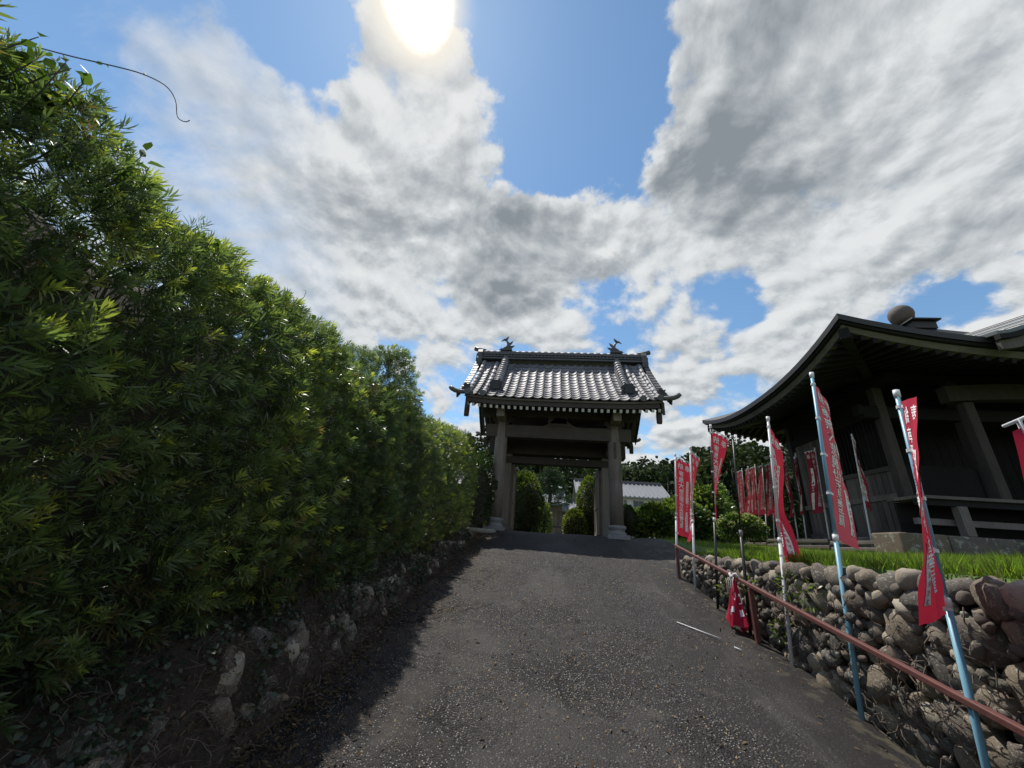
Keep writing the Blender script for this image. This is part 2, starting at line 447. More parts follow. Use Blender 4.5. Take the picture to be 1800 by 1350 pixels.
    leafmat('pine_needle', (0.018, 0.036, 0.018), (0.034, 0.062, 0.028), (0.06, 0.10, 0.04), 0.25, 0.6, 0.2)
    leafmat('forest_leaf', (0.014, 0.024, 0.012), (0.026, 0.042, 0.018), (0.05, 0.07, 0.026), 0.2, 0.7, 0.1)
    leafmat('flower_leaf', (0.06, 0.10, 0.02), (0.20, 0.25, 0.07), (0.50, 0.52, 0.30), 0.3, 0.6, 0.2)
    leafmat('grass_blade', (0.075, 0.13, 0.020), (0.15, 0.23, 0.032), (0.27, 0.32, 0.08), 0.55, 0.5, 0.3)
    leafmat('dry_leaf', (0.05, 0.035, 0.022), (0.11, 0.075, 0.045), (0.26, 0.20, 0.13), 0.15, 0.8, 0.1)
    leafmat('autumn_leaf', (0.12, 0.05, 0.02), (0.22, 0.08, 0.03), (0.32, 0.12, 0.05), 0.4, 0.5, 0.3)
    simple('twig', (0.13, 0.10, 0.078), 0.9, 0.4, 20)
    simple('vine_stem', (0.05, 0.05, 0.035), 0.7, 0.3, 20)
    simple('bark', (0.055, 0.045, 0.038), 0.9, 0.4, 8, 0.6)
    simple('hedge_inside', (0.045, 0.042, 0.028), 0.95, 0.5, 6, 0.6)
    simple('hill_ground', (0.022, 0.034, 0.016), 0.95, 0.4, 0.3)


make_materials()


# ------------------------------------------------------------------ geometry helpers
class G:
    def __init__(s):
        s.V = []; s.F = []

    def add(s, V, F):
        o = len(s.V)
        s.V.extend([tuple(map(float, v)) for v in V])
        s.F.extend([tuple(i + o for i in f) for f in F])
        return s

    def box(s, c, size, rot=None):
        x, y, z = size[0] / 2, size[1] / 2, size[2] / 2
        V = [Vector(v) for v in ((-x, -y, -z), (x, -y, -z), (x, y, -z), (-x, y, -z), (-x, -y, z), (x, -y, z), (x, y, z), (-x, y, z))]
        if rot is not None:
            V = [rot @ v for v in V]
        c = Vector(c)
        return s.add([v + c for v in V], [(0, 3, 2, 1), (4, 5, 6, 7), (0, 1, 5, 4), (1, 2, 6, 5), (2, 3, 7, 6), (3, 0, 4, 7)])

    def lo(s, a, b):
        return s.box([(a[i] + b[i]) / 2 for i in range(3)], [abs(b[i] - a[i]) for i in range(3)])

    def beam(s, p, q, w, h, up=(0, 0, 1)):
        p, q = Vector(p), Vector(q)
        d = (q - p); L = d.length; d.normalize()
        r = d.cross(Vector(up)); r.normalize(); u = r.cross(d)
        M = Matrix((r, d, u)).transposed()
        return s.box((p + q) / 2, (w, L, h), M)

    def tube(s, pts, r, n=8, caps=True):
        pts = [Vector(p) for p in pts]
        rr = r if isinstance(r, (list, tuple)) else [r] * len(pts)
        V = []; F = []
        prev = None
        for i, p in enumerate(pts):
            d = (pts[min(i + 1, len(pts) - 1)] - pts[max(i - 1, 0)]).normalized()
            if prev is None:
                a = d.orthogonal().normalized()
            else:
                a = (prev - d * prev.dot(d)).normalized()
            prev = a
            b = d.cross(a)
            for j in range(n):
                t = 2 * math.pi * j / n
                V.append(p + (a * math.cos(t) + b * math.sin(t)) * rr[i])
        for i in range(len(pts) - 1):
            for j in range(n):
                F.append((i * n + j, i * n + (j + 1) % n, (i + 1) * n + (j + 1) % n, (i + 1) * n + j))
        if caps:
            F.append(tuple(range(n))[::-1]); F.append(tuple((len(pts) - 1) * n + j for j in range(n)))
        return s.add(V, F)

    def lathe(s, prof, c, n=16):
        V = []; F = []
        for (r, z) in prof:
            for j in range(n):
                t = 2 * math.pi * (j + 0.5) / n
                V.append((c[0] + r * math.cos(t), c[1] + r * math.sin(t), c[2] + z))
        for i in range(len(prof) - 1):
            for j in range(n):
                F.append((i * n + j, i * n + (j + 1) % n, (i + 1) * n + (j + 1) % n, (i + 1) * n + j))
        F.append(tuple(range(n))[::-1]); F.append(tuple((len(prof) - 1) * n + j for j in range(n)))
        return s.add(V, F)

    def grid(s, fn, nu, nv, flip=False):
        V = [fn(i / nu, j / nv) for j in range(nv + 1) for i in range(nu + 1)]
        F = []
        for j in range(nv):
            for i in range(nu):
                a = j * (nu + 1) + i
                f = (a, a + 1, a + nu + 2, a + nu + 1)
                F.append(f[::-1] if flip else f)
        return s.add(V, F)

    def slab(s, fn, nu, nv, off):
        """grid with thickness along the vector off"""
        off = Vector(off)
        n = (nu + 1) * (nv + 1)
        top = [Vector(fn(i / nu, j / nv)) for j in range(nv + 1) for i in range(nu + 1)]
        V = top + [v + off for v in top]
        F = []
        for j in range(nv):
            for i in range(nu):
                a = j * (nu + 1) + i
                F.append((a, a + 1, a + nu + 2, a + nu + 1)); F.append((n + a, n + a + nu + 1, n + a + nu + 2, n + a + 1))
        rim = [i for i in range(nu)] + [j * (nu + 1) + nu for j in range(nv)] + [nv * (nu + 1) + i for i in range(nu, 0, -1)] + [j * (nu + 1) for j in range(nv, 0, -1)]
        for q in range(len(rim)):
            a, b = rim[q], rim[(q + 1) % len(rim)]
            F.append((b, a, a + n, b + n))
        return s.add(V, F)

    def prism(s, outline, origin, ax, ay, thick):
        """extrude a 2D outline (list of x,y) by thick along ax x ay, centred"""
        o = Vector(origin); ax = Vector(ax); ay = Vector(ay); nz = ax.cross(ay).normalized() * (thick / 2)
        n = len(outline)
        V = [o + ax * x + ay * y - nz for x, y in outline] + [o + ax * x + ay * y + nz for x, y in outline]
        F = [tuple(range(n))[::-1], tuple(range(n, 2 * n))] + [(i, (i + 1) % n, n + (i + 1) % n, n + i) for i in range(n)]
        return s.add(V, F)


def base_of(parent):
    v = Vector((0, 0, 0))
    while parent is not None:
        v = v + parent.location
        parent = parent.parent
    return v


def link(name, me, parent=None):
    o = bpy.data.objects.new(name, me)
    COL.objects.link(o)
    if parent is not None:
        o.parent = parent
    return o


def obj(name, g, mat, parent=None, smooth=False, label=None, kind=None, bevel=0.0):
    """world-coordinate geometry -> one mesh object (stored relative to its parent's base)"""
    b = base_of(parent)
    me = bpy.data.meshes.new(name)
    me.from_pydata([(v[0] - b.x, v[1] - b.y, v[2] - b.z) for v in g.V], [], g.F)
    me.materials.append(MATS[mat])
    if smooth:
        me.shade_smooth()
    me.update()
    o = link(name, me, parent)
    if label: o['label'] = label
    if kind: o['kind'] = kind
    if bevel:
        md = o.modifiers.new('edge', 'BEVEL'); md.width = bevel; md.segments = 2; md.limit_method = 'ANGLE'
    return o


def tag(o, label, cat, group=None):
    o['label'] = label; o['category'] = cat
    if group: o['group'] = group
    return o


def thing(name, label, cat, loc, group=None):
    o = bpy.data.objects.new(name, None)
    o.empty_display_size = 0.2
    o.location = loc
    COL.objects.link(o)
    return tag(o, label, cat, group)


def struct(name, g, mat, smooth=False):
    o = obj(name, g, mat, None, smooth)
    o['kind'] = 'structure'
    return o


def fast_mesh(name, V, F, mat, parent=None, tint=None, kind=None, smooth=False):
    """V (n,3) world array, F (m,k) int array, all faces with k corners"""
    b = base_of(parent)
    V = np.asarray(V, np.float32) - np.array(b, np.float32)
    F = np.asarray(F, np.int32)
    me = bpy.data.meshes.new(name)
    me.vertices.add(len(V)); me.vertices.foreach_set('co', V.ravel())
    me.loops.add(F.size); me.loops.foreach_set('vertex_index', F.ravel())
    me.polygons.add(len(F))
    me.polygons.foreach_set('loop_start', np.arange(0, F.size, F.shape[1], dtype=np.int32))
    me.polygons.foreach_set('loop_total', np.full(len(F), F.shape[1], np.int32))
    if tint is not None:
        a = me.attributes.new('tint', 'FLOAT_COLOR', 'POINT')
        c = np.ones((len(V), 4), np.float32); c[:, :tint.shape[1]] = tint
        a.data.foreach_set('color', c.ravel())
    me.materials.append(MATS[mat])
    me.update(calc_edges=True)
    if smooth: me.shade_smooth()
    o = link(name, me, parent)
    if kind: o['kind'] = kind
    return o


def unit(a):
    return a / np.maximum(np.linalg.norm(a, axis=-1, keepdims=True), 1e-9)


def frames(d, roll=None):
    """rotation matrices (n,3,3) whose columns are (side, forward d, up)"""
    d = unit(d)
    n = len(d)
    ref = np.where(np.abs(d[:, 2:3]) < 0.95, np.array([[0, 0, 1.0]]), np.array([[1.0, 0, 0]]))
    s = unit(np.cross(d, ref)); u = np.cross(s, d)
    if roll is not None:
        c, si = np.cos(roll)[:, None], np.sin(roll)[:, None]
        s, u = s * c + u * si, -s * si + u * c
    return np.stack([s, d, u], axis=2)


def scatter(TV, TF, pos, M, sc, tint, name, mat, parent=None, kind=None, TT=None):
    """many copies of a template (y forward) joined in one mesh"""
    n, kv = len(pos), len(TV)
    V = np.einsum('nij,kj->nki', M, TV) * sc[:, None, None] + pos[:, None, :]
    F = (TF[None] + (np.arange(n) * kv)[:, None, None]).reshape(-1, TF.shape[1])
    T = np.repeat(tint[:, None, :], kv, axis=1)
    if TT is not None:
        T = T.copy(); T[:, :, :2] = np.clip(T[:, :, :2] + TT[None], 0, 1)
    return V.reshape(-1, 3), F, T.reshape(-1, tint.shape[1])


def leaf_template(L, w, bend=0.12, fold=0.0):
    """one lance-shaped leaf along +y, 4 triangles"""
    V = np.array([[0, 0, 0], [-w / 2, L * 0.35, fold], [w / 2, L * 0.35, fold], [-w * 0.42, L * 0.68, fold - bend * L * 0.35], [w * 0.42, L * 0.68, fold - bend * L * 0.35], [0, L, -bend * L]], float)
    F = np.array([[0, 2, 1], [1, 2, 4], [1, 4, 3], [3, 4, 5]])
    return V, F


def spray_template(seed, simple_leaf=False, nleaf=16, L=0.082, w=0.0090, tw=0.085, spread=50):
    r = np.random.default_rng(seed)
    Vs, Fs, Ts = [], [], []
    o = 0
    for i in range(nleaf):
        f = i / (nleaf - 1)
        lv, lf = leaf_template(L * r.uniform(0.7, 1.1) * (1 - 0.35 * f * f), w * r.uniform(0.85, 1.2), r.uniform(0.02, 0.3))
        if simple_leaf:
            lv = lv[[0, 3, 4, 5]] * np.array([1.15, 1, 1]); lv[1:3, 1] *= 0.72; lf = np.array([[0, 2, 1], [1, 2, 3]])
        az = i * 2.39996 + r.uniform(-0.3, 0.3)
        pol = R(spread) * (1.15 - 0.75 * f) + r.uniform(-0.15, 0.15)
        d = np.array([[math.sin(pol) * math.cos(az), math.cos(pol), math.sin(pol) * math.sin(az)]])
        M = frames(d, np.array([r.uniform(-0.6, 0.6)]))[0]
        v = lv @ M.T + np.array([0, tw * f, 0])
        Vs.append(v); Fs.append(lf + o); o += len(lv)
        t = np.zeros((len(lv), 2)); t[:, 0] = 0.25 * f - 0.1; t[:, 1] = r.uniform(-0.15, 0.15)
        Ts.append(t)
    return np.concatenate(Vs), np.concatenate(Fs), np.concatenate(Ts)


def rand_dirs(n):
    return unit(rng.normal(size=(n, 3)))


def vnoise(P, scale, seed=0):
    """cheap smooth pseudo noise, about -1..1"""
    P = np.asarray(P, float) * scale
    r = np.random.default_rng(seed)
    out = 0
    for i in range(5):
        kx = r.normal(size=3) * (1 + 0.5 * i); ph = r.uniform(0, 6.28)
        out = out + np.sin(P @ kx + ph) / (1 + 0.35 * i)
    return out / 2.4


def leaf_blob(name, c, rad, n, leafLW, mat, parent=None, lump=0.18, lscale=3.0, young=0.25, shell=0.3, seed=1, flat_base=True, tilt=0.5, kind=None, bright=0.0):
    """a crown of single leaves spread through the outer part of a lumpy ellipsoid"""
    c = np.array(c, float); rad = np.array(rad, float)
    d = rand_dirs(n)
    if flat_base:
        d[:, 2] = np.where(d[:, 2] < -0.75, -d[:, 2], d[:, 2])
    lm = 1 + lump * vnoise(d, lscale, seed)
    depth = 1 - shell * rng.random(n) ** 2.0
    pos = c + d * rad * (lm * depth)[:, None]
    nd = unit(d / rad * rad.max() + rng.normal(size=(n, 3)) * 0.9 * tilt + np.array([0, 0, 0.25]))
    lv, lf = leaf_template(1, leafLW[1] / leafLW[0], 0.2)
    M = frames(nd, rng.uniform(-1.5, 1.5, n))
    sc = leafLW[0] * rng.uniform(0.7, 1.3, n)
    tint = np.zeros((n, 2))
    tint[:, 0] = np.clip(0.35 + 0.35 * vnoise(pos, 2.2 / max(rad.max(), 0.3), seed + 3) + rng.normal(0, 0.12, n) + np.where((depth > 0.93) & (rng.random(n) < young), 0.45, 0) + bright, 0, 1)
    tint[:, 1] = rng.random(n)
    V, F, T = scatter(lv, lf, pos, M, sc, tint, name, mat)
    return fast_mesh(name, V, F, mat, parent, T, kind)


def core_blob(name, c, rad, mat, parent=None, seed=1, lump=0.12):
    """rounded inner mass, keeps dense shrubs from being see-through"""
    g = G()
    def fn(u, v):
        a = 2 * math.pi * u; b = math.pi * (v - 0.5)
        d = np.array([[math.cos(a) * math.cos(b), math.sin(a) * math.cos(b), math.sin(b)]])
        s = 1 + lump * float(vnoise(d, 3.0, seed)[0])
        return Vector((c[0] + d[0, 0] * rad[0] * s, c[1] + d[0, 1] * rad[1] * s, c[2] + d[0, 2] * rad[2] * s))
    g.grid(fn, 20, 12)
    return obj(name, g, mat, parent, True)

# ------------------------------------------------------------------ terrain
SLOPE = math.tan(R(10.1))


def road_z(y):
    if y < -8: return SLOPE * -8
    if y < 9.8: return SLOPE * y
    if y < 11.6:
        t = y - 9.8
        return SLOPE * 9.8 + SLOPE * (t - t * t / 3.6)
    return SLOPE * 9.8 + SLOPE * 0.9


def sstep(x, a, b):
    t = min(1, max(0, (x - a) / (b - a)))
    return t * t * (3 - 2 * t)


def terrace_z(x, y):
    z = 1.6 + 0.055 * min(6.0, max(0.0, x - 2.3)) + 0.028 * min(8, max(0, y - 8))
    t = sstep(y, 7.6, 11.0) * (1 - sstep(x, 3.2, 6.0))
    z2 = max(z, 1.93)
    return z * (1 - t) + z2 * t


def bank_h(y):
    return min(0.85, max(0.12, 0.85 - 0.085 * y))


def axis_vals(lo, hi, fine_lo, fine_hi, step):
    v = list(np.arange(fine_lo, fine_hi + 1e-6, step))
    a, s = fine_hi, step
    while a < hi:
        s *= 1.5; a = min(hi, a + s); v.append(a)
    a, s = fine_lo, step
    while a > lo:
        s *= 1.5; a = max(lo, a - s); v.insert(0, a)
    return v


BPROF = [(-1.60, -0.03), (-1.68, 0.10), (-1.73, 0.34), (-1.80, 0.50), (-1.92, 0.72), (-2.08, 0.90), (-2.3, 1.0), (-3.0, 1.02), (-5, 1.0), (-9, 0.9)]


def bank_pt(y, f):
    """point on the bank, f 0 at the kerb line, 1 under the hedge"""
    k = f * 6
    i = min(5, int(k)); t = k - i
    (xa, fa), (xb, fb) = BPROF[i], BPROF[i + 1]
    x = xa + (xb - xa) * t; ff = fa + (fb - fa) * t
    nz = (0.05 * math.sin(y * 4.1 + k) + 0.03 * math.sin(y * 9.7 + 2.2 * k)) * min(1, k)
    return (x + nz * 0.6, y, road_z(y) + ff * bank_h(y) + nz * min(1, max(0, k - 1)))


def build_setting():
    # one sheet to the horizon
    xs = axis_vals(-900, 900, -8, 12, 1.0); ys = axis_vals(-500, 1200, -9, 14, 0.6)
    g = G()
    for y in ys:
        for x in xs:
            z = road_z(y) - 0.06
            if x > 2.7: z = min(z, 1.5) if y < 9 else z
            if x < -3 and y < 10: z = max(z, road_z(y) + bank_h(y) - 0.15)
            g.V.append((x, y, z))
    nx = len(xs)
    for j in range(len(ys) - 1):
        for i in range(nx - 1):
            a = j * nx + i
            g.F.append((a, a + 1, a + nx + 1, a + nx))
    struct('ground', g, 'far_ground', True)
    # the drive
    g = G()
    rys = list(np.arange(-7, 18.01, 0.25))
    nxr = 20
    for y in rys:
        xl = -1.66 + 0.03 * math.sin(y * 2.1) + 0.02 * math.sin(y * 5.3)
        xr = 2.28 + 0.015 * math.sin(y * 1.7)
        if y > 7.3: xr = 2.28 + 0.67 * sstep(y, 7.3, 8.6)
        for i in range(nxr + 1):
            t = i / nxr
            x = xl + (xr - xl) * t
            z = road_z(y) + 0.008 * math.sin(x * 2.3 + y) + 0.006 * math.sin(y * 3.1 - x * 1.7)
            if y > 7.3 and x > 2.2:
                z += (x - 2.2) * 0.10 * sstep(y, 7.3, 8.0)
            if i in (0, nxr): z -= 0.02
            g.V.append((x, y, z))
    for j in range(len(rys) - 1):
        for i in range(nxr):
            a = j * (nxr + 1) + i
            g.F.append((a, a + 1, a + nxr + 2, a + nxr + 1))
    struct('driveway', g, 'asphalt', True)
    # terrace on the right, held by the stone wall
    g = G()
    txs = list(np.arange(2.50, 9.0, 0.3)) + [9.5, 11, 13, 16, 20]; tys = list(np.arange(-4, 20, 0.3)) + [20, 23, 27]
    for y in tys:
        for i, x in enumerate(txs):
            z = terrace_z(x, y)
            xx = x
            if i == 0:
                xx = 2.48 + 0.4 * sstep(y, 7.2, 8.4)
                z = min(z, road_z(y) + 0.02) if y > 7.2 else 1.35
            elif i == 1:
                xx = 2.50 + 0.45 * sstep(y, 7.2, 8.4)
                z = z - 0.03 if y < 8.0 else max(min(z, road_z(y) + 0.12), road_z(y) + 0.02)
            g.V.append((xx, y, z + (0.02 * math.sin(3 * x + 2 * y) if i > 1 else 0)))
    n = len(txs)
    for j in range(len(tys) - 1):
        for i in range(n - 1):
            a = j * n + i
            g.F.append((a, a + 1, a + n + 1, a + n))
    struct('lawn', g, 'lawn_ground', True)
    # planting bank on the left
    g = G()
    bys = list(np.arange(-6, 11.4, 0.15))
    prof = BPROF
    for y in bys:
        h = bank_h(y)
        for i in range(19):
            g.V.append(bank_pt(y, i / 18))
        for (x, f) in BPROF[7:]:
            g.V.append((x, y, road_z(y) + f * h))
    n = 19 + len(BPROF[7:])
    for j in range(len(bys) - 1):
        for i in range(n - 1):
            a = j * n + i
            g.F.append((a + n, a + n + 1, a + 1, a))
    struct('bank', g, 'soil', True)


build_setting()


# ------------------------------------------------------------------ stone retaining wall on the right
def stone_meshes(count, seed, rough=0.13, fine=0.05):
    out = []
    for s in range(count):
        g = G()
        r = np.random.default_rng(seed + s)
        nu, nv = 12, 8
        ax = r.uniform(0.85, 1.0, 3)
        pw = r.uniform(2.2, 3.0)
        def fn(u, v):
            a = 2 * math.pi * u; b = math.pi * (v - 0.5)
            d = np.array([math.cos(a) * math.cos(b), math.sin(a) * math.cos(b), math.sin(b)])
            q = (np.abs(d) ** pw).sum() ** (-1 / pw)
            k = 1 + rough * float(vnoise(d[None], 1.7, seed * 7 + s)[0]) + fine * float(vnoise(d[None], 4.0, seed * 9 + s)[0])
            return Vector(d * q * k * ax)
        g.V = [tuple(fn(0, 0))]
        for j in range(1, nv):
            for i in range(nu):
                g.V.append(tuple(fn(i / nu, j / nv)))
        g.V.append(tuple(fn(0, 1)))
        top = len(g.V) - 1
        for i in range(nu):
            g.F.append((0, 1 + (i + 1) % nu, 1 + i))
            g.F.append((top, 1 + (nv - 2) * nu + i, 1 + (nv - 2) * nu + (i + 1) % nu))
        for j in range(nv - 2):
            for i in range(nu):
                a = 1 + j * nu + i; b = 1 + j * nu + (i + 1) % nu
                g.F.append((a, b, b + nu, a + nu))
        me = bpy.data.meshes.new('stone')
        me.from_pydata(g.V, [], g.F)
        me.materials.append(MATS['river_stone'])
        me.shade_smooth()
        out.append(me)
    return out


STONES = stone_meshes(18, 40, 0.20, 0.07)
RUBBLE = stone_meshes(8, 90, 0.32, 0.16)


def build_wall():
    root = thing('stone_wall', 'retaining wall of rounded river cobbles along the drive below the lawn', 'stone wall', (2.3, 4.2, 0.7))
    # earth and dark packing behind the stones
    g = G()
    def back(u, v):
        y = -1.0 + 8.6 * u
        zt = 1.55
        zb = road_z(y) - 0.1
        return Vector((2.42 + 0.02 * math.sin(y * 7 + v * 9), y, zb + (zt - zb) * v))
    g.slab(back, 40, 6, (0.3, 0, 0))
    obj('packing', g, 'soil', root, True)
    # big stones first, smaller ones into the gaps
    r = np.random.default_rng(11)
    P = []
    def ok(y, z, a, fac):
        for (py, pz, pa) in P:
            if (py - y) ** 2 + (pz - z) ** 2 < ((pa + a) * fac) ** 2:
                return False
        return True
    # coping course
    y = 0.9
    while y < 7.25:
        a = r.uniform(0.06, 0.11) if y < 4 else r.uniform(0.055, 0.10)
        P.append((y + a, 1.585 - a * 0.75 + r.uniform(-0.02, 0.02), a * 0.85))
        y += a * 1.8
    for (alo, ahi, tries, fac) in ((0.12, 0.155, 60, 0.95), (0.09, 0.115, 240, 0.9), (0.062, 0.085, 3000, 0.86), (0.046, 0.060, 8000, 0.82), (0.034, 0.044, 5000, 0.78)):
        for _ in range(tries):
            yy = r.uniform(0.9, 7.45)
            zb, zt = road_z(yy) - 0.04, 1.50
            zz = r.uniform(zb, zt)
            a = r.uniform(alo, ahi)
            if alo > 0.12 and (yy > 3.8 or zz > 1.15): continue
            if alo > 0.09 and yy > 5.6: continue
            if alo < 0.05 and yy < 1.6: continue
            if len(P) > 298: break
            if ok(yy, zz, a, fac): P.append((yy, zz, a))
    for i, (yy, zz, a) in enumerate(P):
        o = link('stone', STONES[i % len(STONES)], root)
        el = r.uniform(1.0, 1.45)
        sx = min(0.125, max(0.075, a * 0.85) * r.uniform(0.9, 1.15))
        o.location = Vector((2.275 + sx + r.uniform(-0.02, 0.035), yy, zz)) - root.location
        o.scale = (sx, a * 1.08 * el, a * 1.15 / el ** 0.6)
        o.rotation_euler = (r.uniform(-0.9, 1.3), r.uniform(-0.3, 0.3), r.uniform(-0.3, 0.3))
    # small stones wedged into the joints
    g = G()
    for q in range(900):
        yy = r.uniform(0.9, 7.4); zz = r.uniform(road_z(yy), 1.52)
        me = STONES[q % 6]
        a = r.uniform(0.018, 0.038)
        Mx = Matrix.Translation((2.33 + r.uniform(-0.03, 0.03), yy, zz)) @ Matrix.Rotation(r.uniform(0, 3), 4, 'X') @ Matrix.Diagonal((a, a * r.uniform(1, 1.6), a, 1))
        g.add([Mx @ v.co for v in me.vertices], [tuple(pp.vertices) for pp in me.polygons])
    obj('wedge_stones', g, 'river_stone', root, True, kind='stuff')
    # dry roots hanging over the face
    g = G()
    for _ in range(260):
        cl = random.choice([(2.6, 1.25), (3.1, 1.1), (1.9, 1.0), (2.2, 0.8), (3.6, 1.3), (1.5, 1.15), (4.3, 1.2), (2.9, 0.85), (3.3, 0.75)])
        y0 = cl[0] + random.gauss(0, 0.16); z0 = cl[1] + random.gauss(0, 0.12)
        pts = []
        x = 2.265; dy = random.uniform(-1, 1); dz = random.uniform(-1.2, 0.5)
        for q in range(5):
            pts.append((x - 0.02 * random.random() - 0.02 * math.sin(q), y0, z0))
            y0 += dy * 0.04 + random.gauss(0, 0.025); z0 += dz * 0.035 + random.gauss(0, 0.02)
        g.tube(pts, [0.0036, 0.0034, 0.003, 0.002, 0.0014], 4, False)
    obj('dry_roots', g, 'twig', root, kind='stuff')
    # weeds growing out of the joints
    for (yy, zz) in ((4.45, 1.0), (4.95, 1.32), (3.9, 1.35), (5.6, 1.25), (4.2, 1.42)):
        w = leaf_blob('wall_weed', (2.25, yy, zz), (0.06, 0.10, 0.09), 70, (0.05, 0.014), 'broad_leaf', None, young=0.5, bright=0.25, flat_base=False, seed=int(yy * 10), kind='stuff')
        tag(w, {4.45: 'yellow green weed growing from the wall below the handrail beside its middle post', 4.95: 'small weed tuft high in the cobble wall behind the hanging red cloth',
                3.9: 'leafy weed just under the coping beside the white pole in front', 5.6: 'weed tuft in the cobbles between the two black poles',
                4.2: 'weed tuft at the lawn edge next to the white pole in front'}[yy], 'weed', 'weeds in the stone wall')


build_wall()


# ------------------------------------------------------------------ loose stones, litter and creepers on the left bank
def build_bank_dressing():
    root = thing('stone_edging', 'row of half buried pale rubble stones at the foot of the hedge bank', 'stone edging', (-1.7, 4.0, 0.7))
    r = np.random.default_rng(5)
    for i in range(210):
        y = 1.0 + 8.8 * r.random() ** 1.1
        f = r.uniform(0.08, 0.55)
        a = r.uniform(0.03, 0.085) * (1.15 if y < 5 else 0.8)
        o = link('rubble_stone', RUBBLE[i % len(RUBBLE)], root)
        o.location = Vector(bank_pt(y, f)) - root.location + Vector((-0.62 * a, 0, 0))
        o.scale = (a * 0.8, a * r.uniform(0.8, 1.3), a * r.uniform(0.8, 1.5))
        o.rotation_euler = (r.uniform(-1, 1), r.uniform(-0.5, 0.5), r.uniform(-1, 1))
    # dead twigs
    g = G()
    for _ in range(4200):
        y = -0.5 + 10.5 * random.random() ** 1.3
        f = random.random() ** 0.8
        x, y, z = bank_pt(y, f); z += 0.01
        L = random.uniform(0.03, 0.13)
        d = Vector((random.uniform(-0.3, 0.9), random.uniform(-1, 1), random.uniform(-0.9, 0.5))).normalized()
        p = Vector((x + 0.03, y, z))
        q = p + d * L * 0.5 + Vector((0, 0, random.uniform(-0.02, 0.03)))
        g.tube([p, q, q + (d + Vector((0, random.uniform(-.5, .5), -0.3))).normalized() * L * 0.5], [0.0024, 0.0019, 0.001], 3, False)
    o = obj('dead_twigs', g, 'twig'); o['kind'] = 'stuff'
    tag(o, 'tangle of dead twigs on the bank under the hedge', 'twigs')
    # ivy
    n = 18000
    y = 0.2 + 9.6 * rng.random(n) ** 1.35
    f = rng.random(n) ** 0.75
    keep = vnoise(np.stack([f * 1.2, y, 0 * y], 1), 2.4, 3) + 1.3 * (f - 0.50) > -0.15
    y, f = y[keep], f[keep]; n = len(y)
    pos = np.array([bank_pt(a, b) for a, b in zip(y, f)]) + rng.normal(0, 0.02, (n, 3)) + np.array([0.035, 0, 0.02])
    d = unit(np.stack([rng.uniform(0.1, 1, n), rng.normal(0, 0.6, n), rng.uniform(-0.9, 0.5, n)], 1))
    lv = np.array([[0, 0, 0], [-0.42, 0.25, 0.05], [0.42, 0.25, 0.05], [-0.38, 0.6, 0.0], [0.38, 0.6, 0.0], [0, 1.0, -0.12]])
    lf = np.array([[0, 2, 1], [1, 2, 4], [1, 4, 3], [3, 4, 5]])
    T = np.stack([np.clip(rng.normal(0.3, 0.2, n), 0, 1), rng.random(n)], 1)
    V, F, TT = scatter(lv, lf, pos, frames(d, rng.uniform(-0.9, 0.9, n)), rng.uniform(0.018, 0.038, n), T, '', '')
    o = fast_mesh('ivy', V, F, 'ivy_leaf', None, TT, 'stuff')
    tag(o, 'small dark ivy leaves creeping over the bank below the hedge', 'ivy')
    # fallen leaves: thick on the bank foot, sparse on the drive
    n = 22000
    y = 0.5 + 9.3 * rng.random(n) ** 1.3
    u = rng.random(n)
    onb = u < 0.55
    fb = rng.random(n) * 0.75
    x = np.where(u < 0.86, -1.60 + np.abs(rng.normal(0, 0.20, n)), rng.uniform(-1.3, 2.2, n))
    pos = np.array([bank_pt(a, b) if o_ else (c, a, road_z(a)) for a, b, c, o_ in zip(y, fb, x, onb)]) + np.array([0.008, 0, 0.012])
    far = (~onb) & (u > 0.86) & (rng.random(n) < 0.55)
    pos = pos[~far]; n = len(pos)
    d = unit(np.stack([rng.normal(size=n), rng.normal(size=n), rng.normal(0, 0.25, n) + SLOPE * 0.3], 1))
    lv, lf = leaf_template(1, 0.28, 0.25)
    T = np.stack([np.clip(rng.beta(1.4, 2.2, n), 0, 1), rng.random(n)], 1)
    V, F, TT = scatter(lv, lf, pos, frames(d, rng.normal(0, 0.4, n)), rng.uniform(0.018, 0.05, n), T, '', '')
    o = fast_mesh('fallen_leaves', V, F, 'dry_leaf', None, TT, 'stuff')
    tag(o, 'dry fallen leaves scattered at the edge of the drive', 'leaves')
    # grit: loose light chippings
    n = 2600
    x = rng.uniform(-1.3, 2.15, n); y = rng.uniform(1.2, 8.2, n)
    pos = np.stack([x, y, np.array([road_z(v) for v in y]) + 0.006], 1)
    lv = np.array([[-0.5, -0.3, -0.4], [0.5, -0.4, -0.4], [0.1, 0.6, -0.4], [0.0, 0.0, 0.45]], float)
    lf = np.array([[0, 1, 3], [1, 2, 3], [2, 0, 3]])
    T = np.stack([rng.uniform(0.6, 1, n), rng.random(n)], 1)
    V, F, TT = scatter(lv, lf, pos, frames(np.stack([rng.normal(size=n), rng.normal(size=n), np.zeros(n)], 1)), rng.uniform(0.006, 0.016, n), T, '', '')
    o = fast_mesh('grit', V, F, 'dry_leaf', None, TT, 'stuff')
    tag(o, 'loose light grit lying on the asphalt drive', 'grit')
    # white stick and scrap
    g = G(); g.tube([(1.46, 5.02, road_z(5.02) + 0.02), (1.62, 4.84, road_z(4.84) + 0.018), (1.77, 4.67, road_z(4.67) + 0.02)], 0.0065, 6)
    tag(obj('white_rod', g, 'pole_white', None, True), 'thin white rod lying loose on the asphalt', 'rod')
    g = G(); g.tube([(1.82, 4.50, road_z(4.5) + 0.02), (1.86, 4.44, road_z(4.44) + 0.02)], 0.0065, 6)
